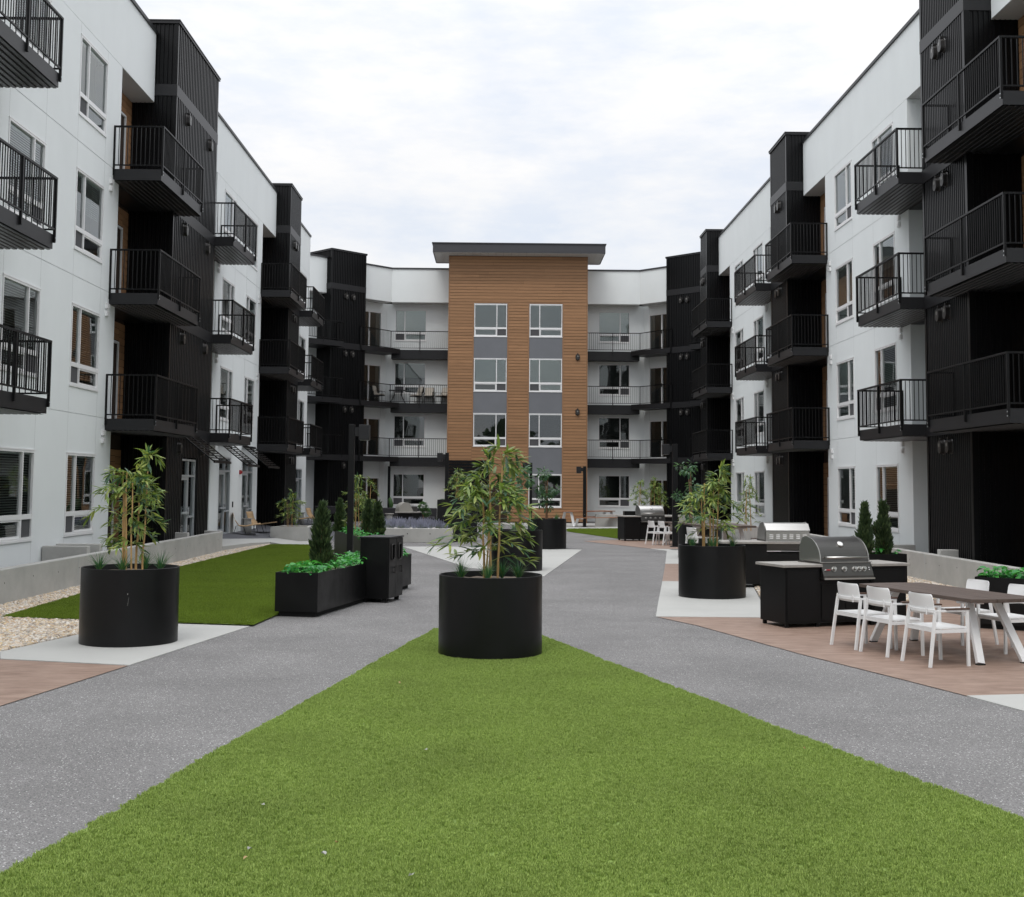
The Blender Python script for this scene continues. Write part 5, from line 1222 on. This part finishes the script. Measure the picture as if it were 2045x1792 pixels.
t = thing('sofa', 'long dark outdoor sofa in front of the rear wall, behind the lavender', 'sofa', T(-4.3, 56.4, .02)); b = MB(); b.box(-1.6, 1.5, -.4, .4, .12, .42); bevel(part('seat_base', b, 'sofa', t), .03); b = MB(); b.box(-1.6, 1.5, .25, .45, .421, .95); bevel(part('backrest', b, 'sofa', t), .04)
for x in (-1.05, -.05, .95): b = MB(); b.box(x - .48, x + .48, -.4, .24, .425, .56); bevel(part('cushion', b, 'sofa', t), .04)
# cactus-like plant beside the sofa, back plants in rear planter
t = thing('potted_plant', 'upright dark green succulent before the rear left window', 'plant', T(-5.04, 58.0, .85)); b = MB(); b.smooth = True; b.lathe([(.001, 0), (.07, .05), (.11, .25), (.09, .5), (.001, .62)], 10); b.v = [(x + .03 * math.sin(z * 9), y, z) for x, y, z in b.v]; part('stem', b, 'box', t)
# balcony furniture, third storey left of the tower
def patio_chair(label, x, y, z, a):
    t = thing('balcony_chair', label, 'chair', T(x, y, z) @ RZ(a), 'cushioned chairs on the rear balcony')
    for sx in (-.27, .27):
        b = MB(); b.tube([(sx, -.26, 0), (sx, -.26, .62), (sx, .25, .62), (sx, .27, 0)], .017, 6); part('side_frame', b, 'rail', t)
    b = MB(); b.box(-.26, .26, -.25, .25, .36, .40); b.bar((-.25, .25, .4), (-.25, .36, .92), .025); b.bar((.25, .25, .4), (.25, .36, .92), .025); b.bar((-.25, .36, .92), (.25, .36, .92), .025); part('seat_frame', b, 'rail', t)
    b = MB(); b.box(-.24, .24, -.24, .24, .401, .48); bevel(part('seat_cushion', b, 'cush', t), .03); b = MB(); b.prof_y([(.19, .48), (.27, .48), (.36, .92), (.30, .93)], -.23, .23); part('back_cushion', b, 'cush', t)
zb_ = FL[2] + .0
patio_chair('cream cushioned chair by the sliding door on the third-storey balcony', -6.75, 69.2, zb_, math.radians(75))
patio_chair('cream cushioned chair right of the balcony table', -4.72, 69.78, zb_, math.radians(-55))
patio_chair('cream cushioned chair facing out, second from the tower on that balcony', -4.0, 69.85, zb_, math.radians(-5))
patio_chair('cream cushioned chair next to the brown tower on the third-storey balcony', -3.25, 69.8, zb_, math.radians(-40))
t = thing('balcony_table', 'small dark table on the third-storey balcony of the rear block', 'table', T(-5.75, 69.75, zb_)); b = MB(); b.box(-.5, .5, -.3, .3, .70, .73); part('table_top', b, 'rail', t)
for s in (-1, 1):
    for y in (-.2, .2): b = MB(); b.tube([(s * .22, y, .7), (s * .2, y, .45), (s * .42, y, 0)], .018, 6); part('leg', b, 'rail', t)
# scraps on the turf
rs = random.Random(3)
LITTER = ((-.91, 7.25, 'teak', 'orange leaf scrap above the long white scrap on the turf'), (-.95, 7.02, 'vinyl', 'long white scrap lying on the bright turf, lower left'), (-1.38, 7.10, 'vinyl', 'small white scrap above a tan leaf scrap at far lower left'), (-1.37, 6.93, 'tan', 'tan leaf scrap below the small white scrap at far lower left'), (-.44, 6.65, 'vinyl', 'white scrap nearest the camera on the turf'), (.31, 8.79, 'teak', 'orange scrap in the middle of the bright turf'), (2.44, 9.84, 'teak', 'orange scrap at the right side of the turf'), (-.54, 9.71, 'vinyl', 'pale fleck on the turf below and left of the front planter'), (-1.49, 8.06, 'vinyl', 'pale fleck halfway down the left side of the turf'), (-1.0, 12.9, 'tan', 'tan scrap on the turf left of the front planter'))
for i, (x, y, c, l) in enumerate(LITTER):
    b = MB(); s = rs.uniform(.006, .010) * (1.5 if 'long' in l[:5] else 1); n = [(s * 1.6 * math.cos(k * PI / 3) * rs.uniform(.7, 1.2), s * .7 * math.sin(k * PI / 3) * rs.uniform(.7, 1.3), rs.uniform(0, .02)) for k in range(6)]; b.v = n; b.f = [tuple(range(6))]
    tag(part('scrap', b, 'slab' if c == 'vinyl' else c, None, T(x, y, .034) @ RZ(rs.uniform(-.6, .6))), l, 'litter', 'scraps on the turf')
b = MB(); b.tube([(4.84, 11.3, .02), (4.90, 11.38, .05), (5.0, 11.4, .03), (5.2, 11.35, .012)], .012, 6); tag(part('cable', b, 'rail'), 'black cable end on the asphalt at the right edge', 'cable')

# ---------------------------------------------------------------- trees beyond the open end of the court (behind the camera; seen in the far window panes)
rt_ = random.Random(21)
for i in range(7):
    x = -27 + i * 9 + rt_.uniform(-2, 2); y = -46 + rt_.uniform(-6, 6); h = rt_.uniform(8, 12); t = thing('street_tree', 'leafy street tree beyond the open end of the courtyard', 'tree', T(x, y, 0), 'street trees behind the camera'); b = MB(); b.tube([(0, 0, 0), (.1, 0, h * .5), (0, .1, h * .8)], [.25, .18, .05], 8); part('trunk', b, 'trunk', t)
    b = MB()
    for k in range(700):
        d = Vector((rt_.gauss(0, 1), rt_.gauss(0, 1), rt_.gauss(0, 1))).normalized() * rt_.random() ** .4; p = Vector((d.x * h * .42, d.y * h * .42, h * .62 + d.z * h * .36)); s = rt_.uniform(.35, .7); e = Euler((rt_.uniform(0, 6), rt_.uniform(0, 6), 0)).to_matrix(); b.quad(*[p + e @ Vector(q) * s for q in ((-1, -.5, 0), (1, -.5, 0), (1, .5, 0), (-1, .5, 0))])
    part('crown', b, 'hedge', t)

# ---------------------------------------------------------------- turf blades and pebbles: geometry nodes scatter
def scatter(name, label, outline, z, insts, density, smin, smax, tilt, seed):
    b = MB(); b.quad(*[(x, y, z) for x, y in outline]); o = struct(name, b, insts[0].data.materials[0], ID, 'stuff')
    ng = D.node_groups.new(name, 'GeometryNodeTree'); ng.interface.new_socket('Geometry', in_out='INPUT', socket_type='NodeSocketGeometry'); ng.interface.new_socket('Geometry', in_out='OUTPUT', socket_type='NodeSocketGeometry')
    gi = ng.nodes.new('NodeGroupInput'); go = ng.nodes.new('NodeGroupOutput'); l = ng.links.new
    dp = ng.nodes.new('GeometryNodeDistributePointsOnFaces'); dp.inputs['Density'].default_value = density; dp.inputs['Seed'].default_value = seed
    ip = ng.nodes.new('GeometryNodeInstanceOnPoints'); ip.inputs['Pick Instance'].default_value = True
    gt = ng.nodes.new('GeometryNodeGeometryToInstance')
    for q in insts:
        oi = ng.nodes.new('GeometryNodeObjectInfo'); oi.inputs['Object'].default_value = q; l(oi.outputs['Geometry'], gt.inputs[0])
    rv = ng.nodes.new('FunctionNodeRandomValue'); rv.data_type = 'FLOAT_VECTOR'; rv.inputs[0].default_value = (-tilt, -tilt, 0); rv.inputs[1].default_value = (tilt, tilt, 6.283)
    rsz = ng.nodes.new('FunctionNodeRandomValue'); rsz.data_type = 'FLOAT'; rsz.inputs[2].default_value = smin; rsz.inputs[3].default_value = smax
    l(gi.outputs[0], dp.inputs[0]); l(dp.outputs['Points'], ip.inputs['Points']); l(gt.outputs[0], ip.inputs['Instance']); l(rv.outputs[0], ip.inputs['Rotation']); l(rsz.outputs[1], ip.inputs['Scale']); l(ip.outputs[0], go.inputs[0])
    md = o.modifiers.new('scatter', 'NODES'); md.node_group = ng; return o
def clump(m, seed, n=34, half=.022, h=.023):
    r = random.Random(seed); b = MB(); mi = []
    for i in range(n):
        x, y = r.uniform(-half, half), r.uniform(-half, half); a = r.uniform(0, 2 * PI); w = .0021; ln = h * r.uniform(.6, 1.1); lean = r.uniform(.05, .65) * ln; dx, dy = math.cos(a), math.sin(a)
        k = len(b.v); b.v += [(x - dy * w, y + dx * w, 0), (x + dy * w, y - dx * w, 0), (x + dx * lean * .4 + dy * w, y + dy * lean * .4 - dx * w, ln * .6), (x + dx * lean * .4 - dy * w, y + dy * lean * .4 + dx * w, ln * .6), (x + dx * lean, y + dy * lean, ln)]
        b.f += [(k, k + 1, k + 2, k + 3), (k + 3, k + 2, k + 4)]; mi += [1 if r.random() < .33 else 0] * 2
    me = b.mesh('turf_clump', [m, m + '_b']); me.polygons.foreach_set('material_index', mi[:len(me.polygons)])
    return D.objects.new('turf_clump', me)
def pebble(seed):
    r = random.Random(seed); bm = bmesh.new(); bmesh.ops.create_icosphere(bm, subdivisions=1, radius=.027)
    for v in bm.verts: v.co = Vector((v.co.x * r.uniform(.8, 1.5), v.co.y * r.uniform(.8, 1.2), v.co.z * r.uniform(.5, .9)))
    me = D.meshes.new('pebble'); bm.to_mesh(me); bm.free(); me.materials.append(M['pebble']); me.polygons.foreach_set('use_smooth', [True] * len(me.polygons)); return D.objects.new('pebble', me)
CTv = [(-2.88, 5.0)] + [p for p in CT if p[1] > 5.05] + [(4.1, 5.0)]
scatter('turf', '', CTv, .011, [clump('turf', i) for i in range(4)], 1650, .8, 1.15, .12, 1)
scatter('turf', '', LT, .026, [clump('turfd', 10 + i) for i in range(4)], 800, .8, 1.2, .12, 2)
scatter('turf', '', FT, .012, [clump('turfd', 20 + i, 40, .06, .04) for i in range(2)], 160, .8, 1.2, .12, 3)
pb = [pebble(i) for i in range(6)]
scatter('gravel', '', GL, .012, pb, 950, .55, 1.35, .6, 4); scatter('gravel', '', GR, .016, pb, 950, .55, 1.35, .6, 5)
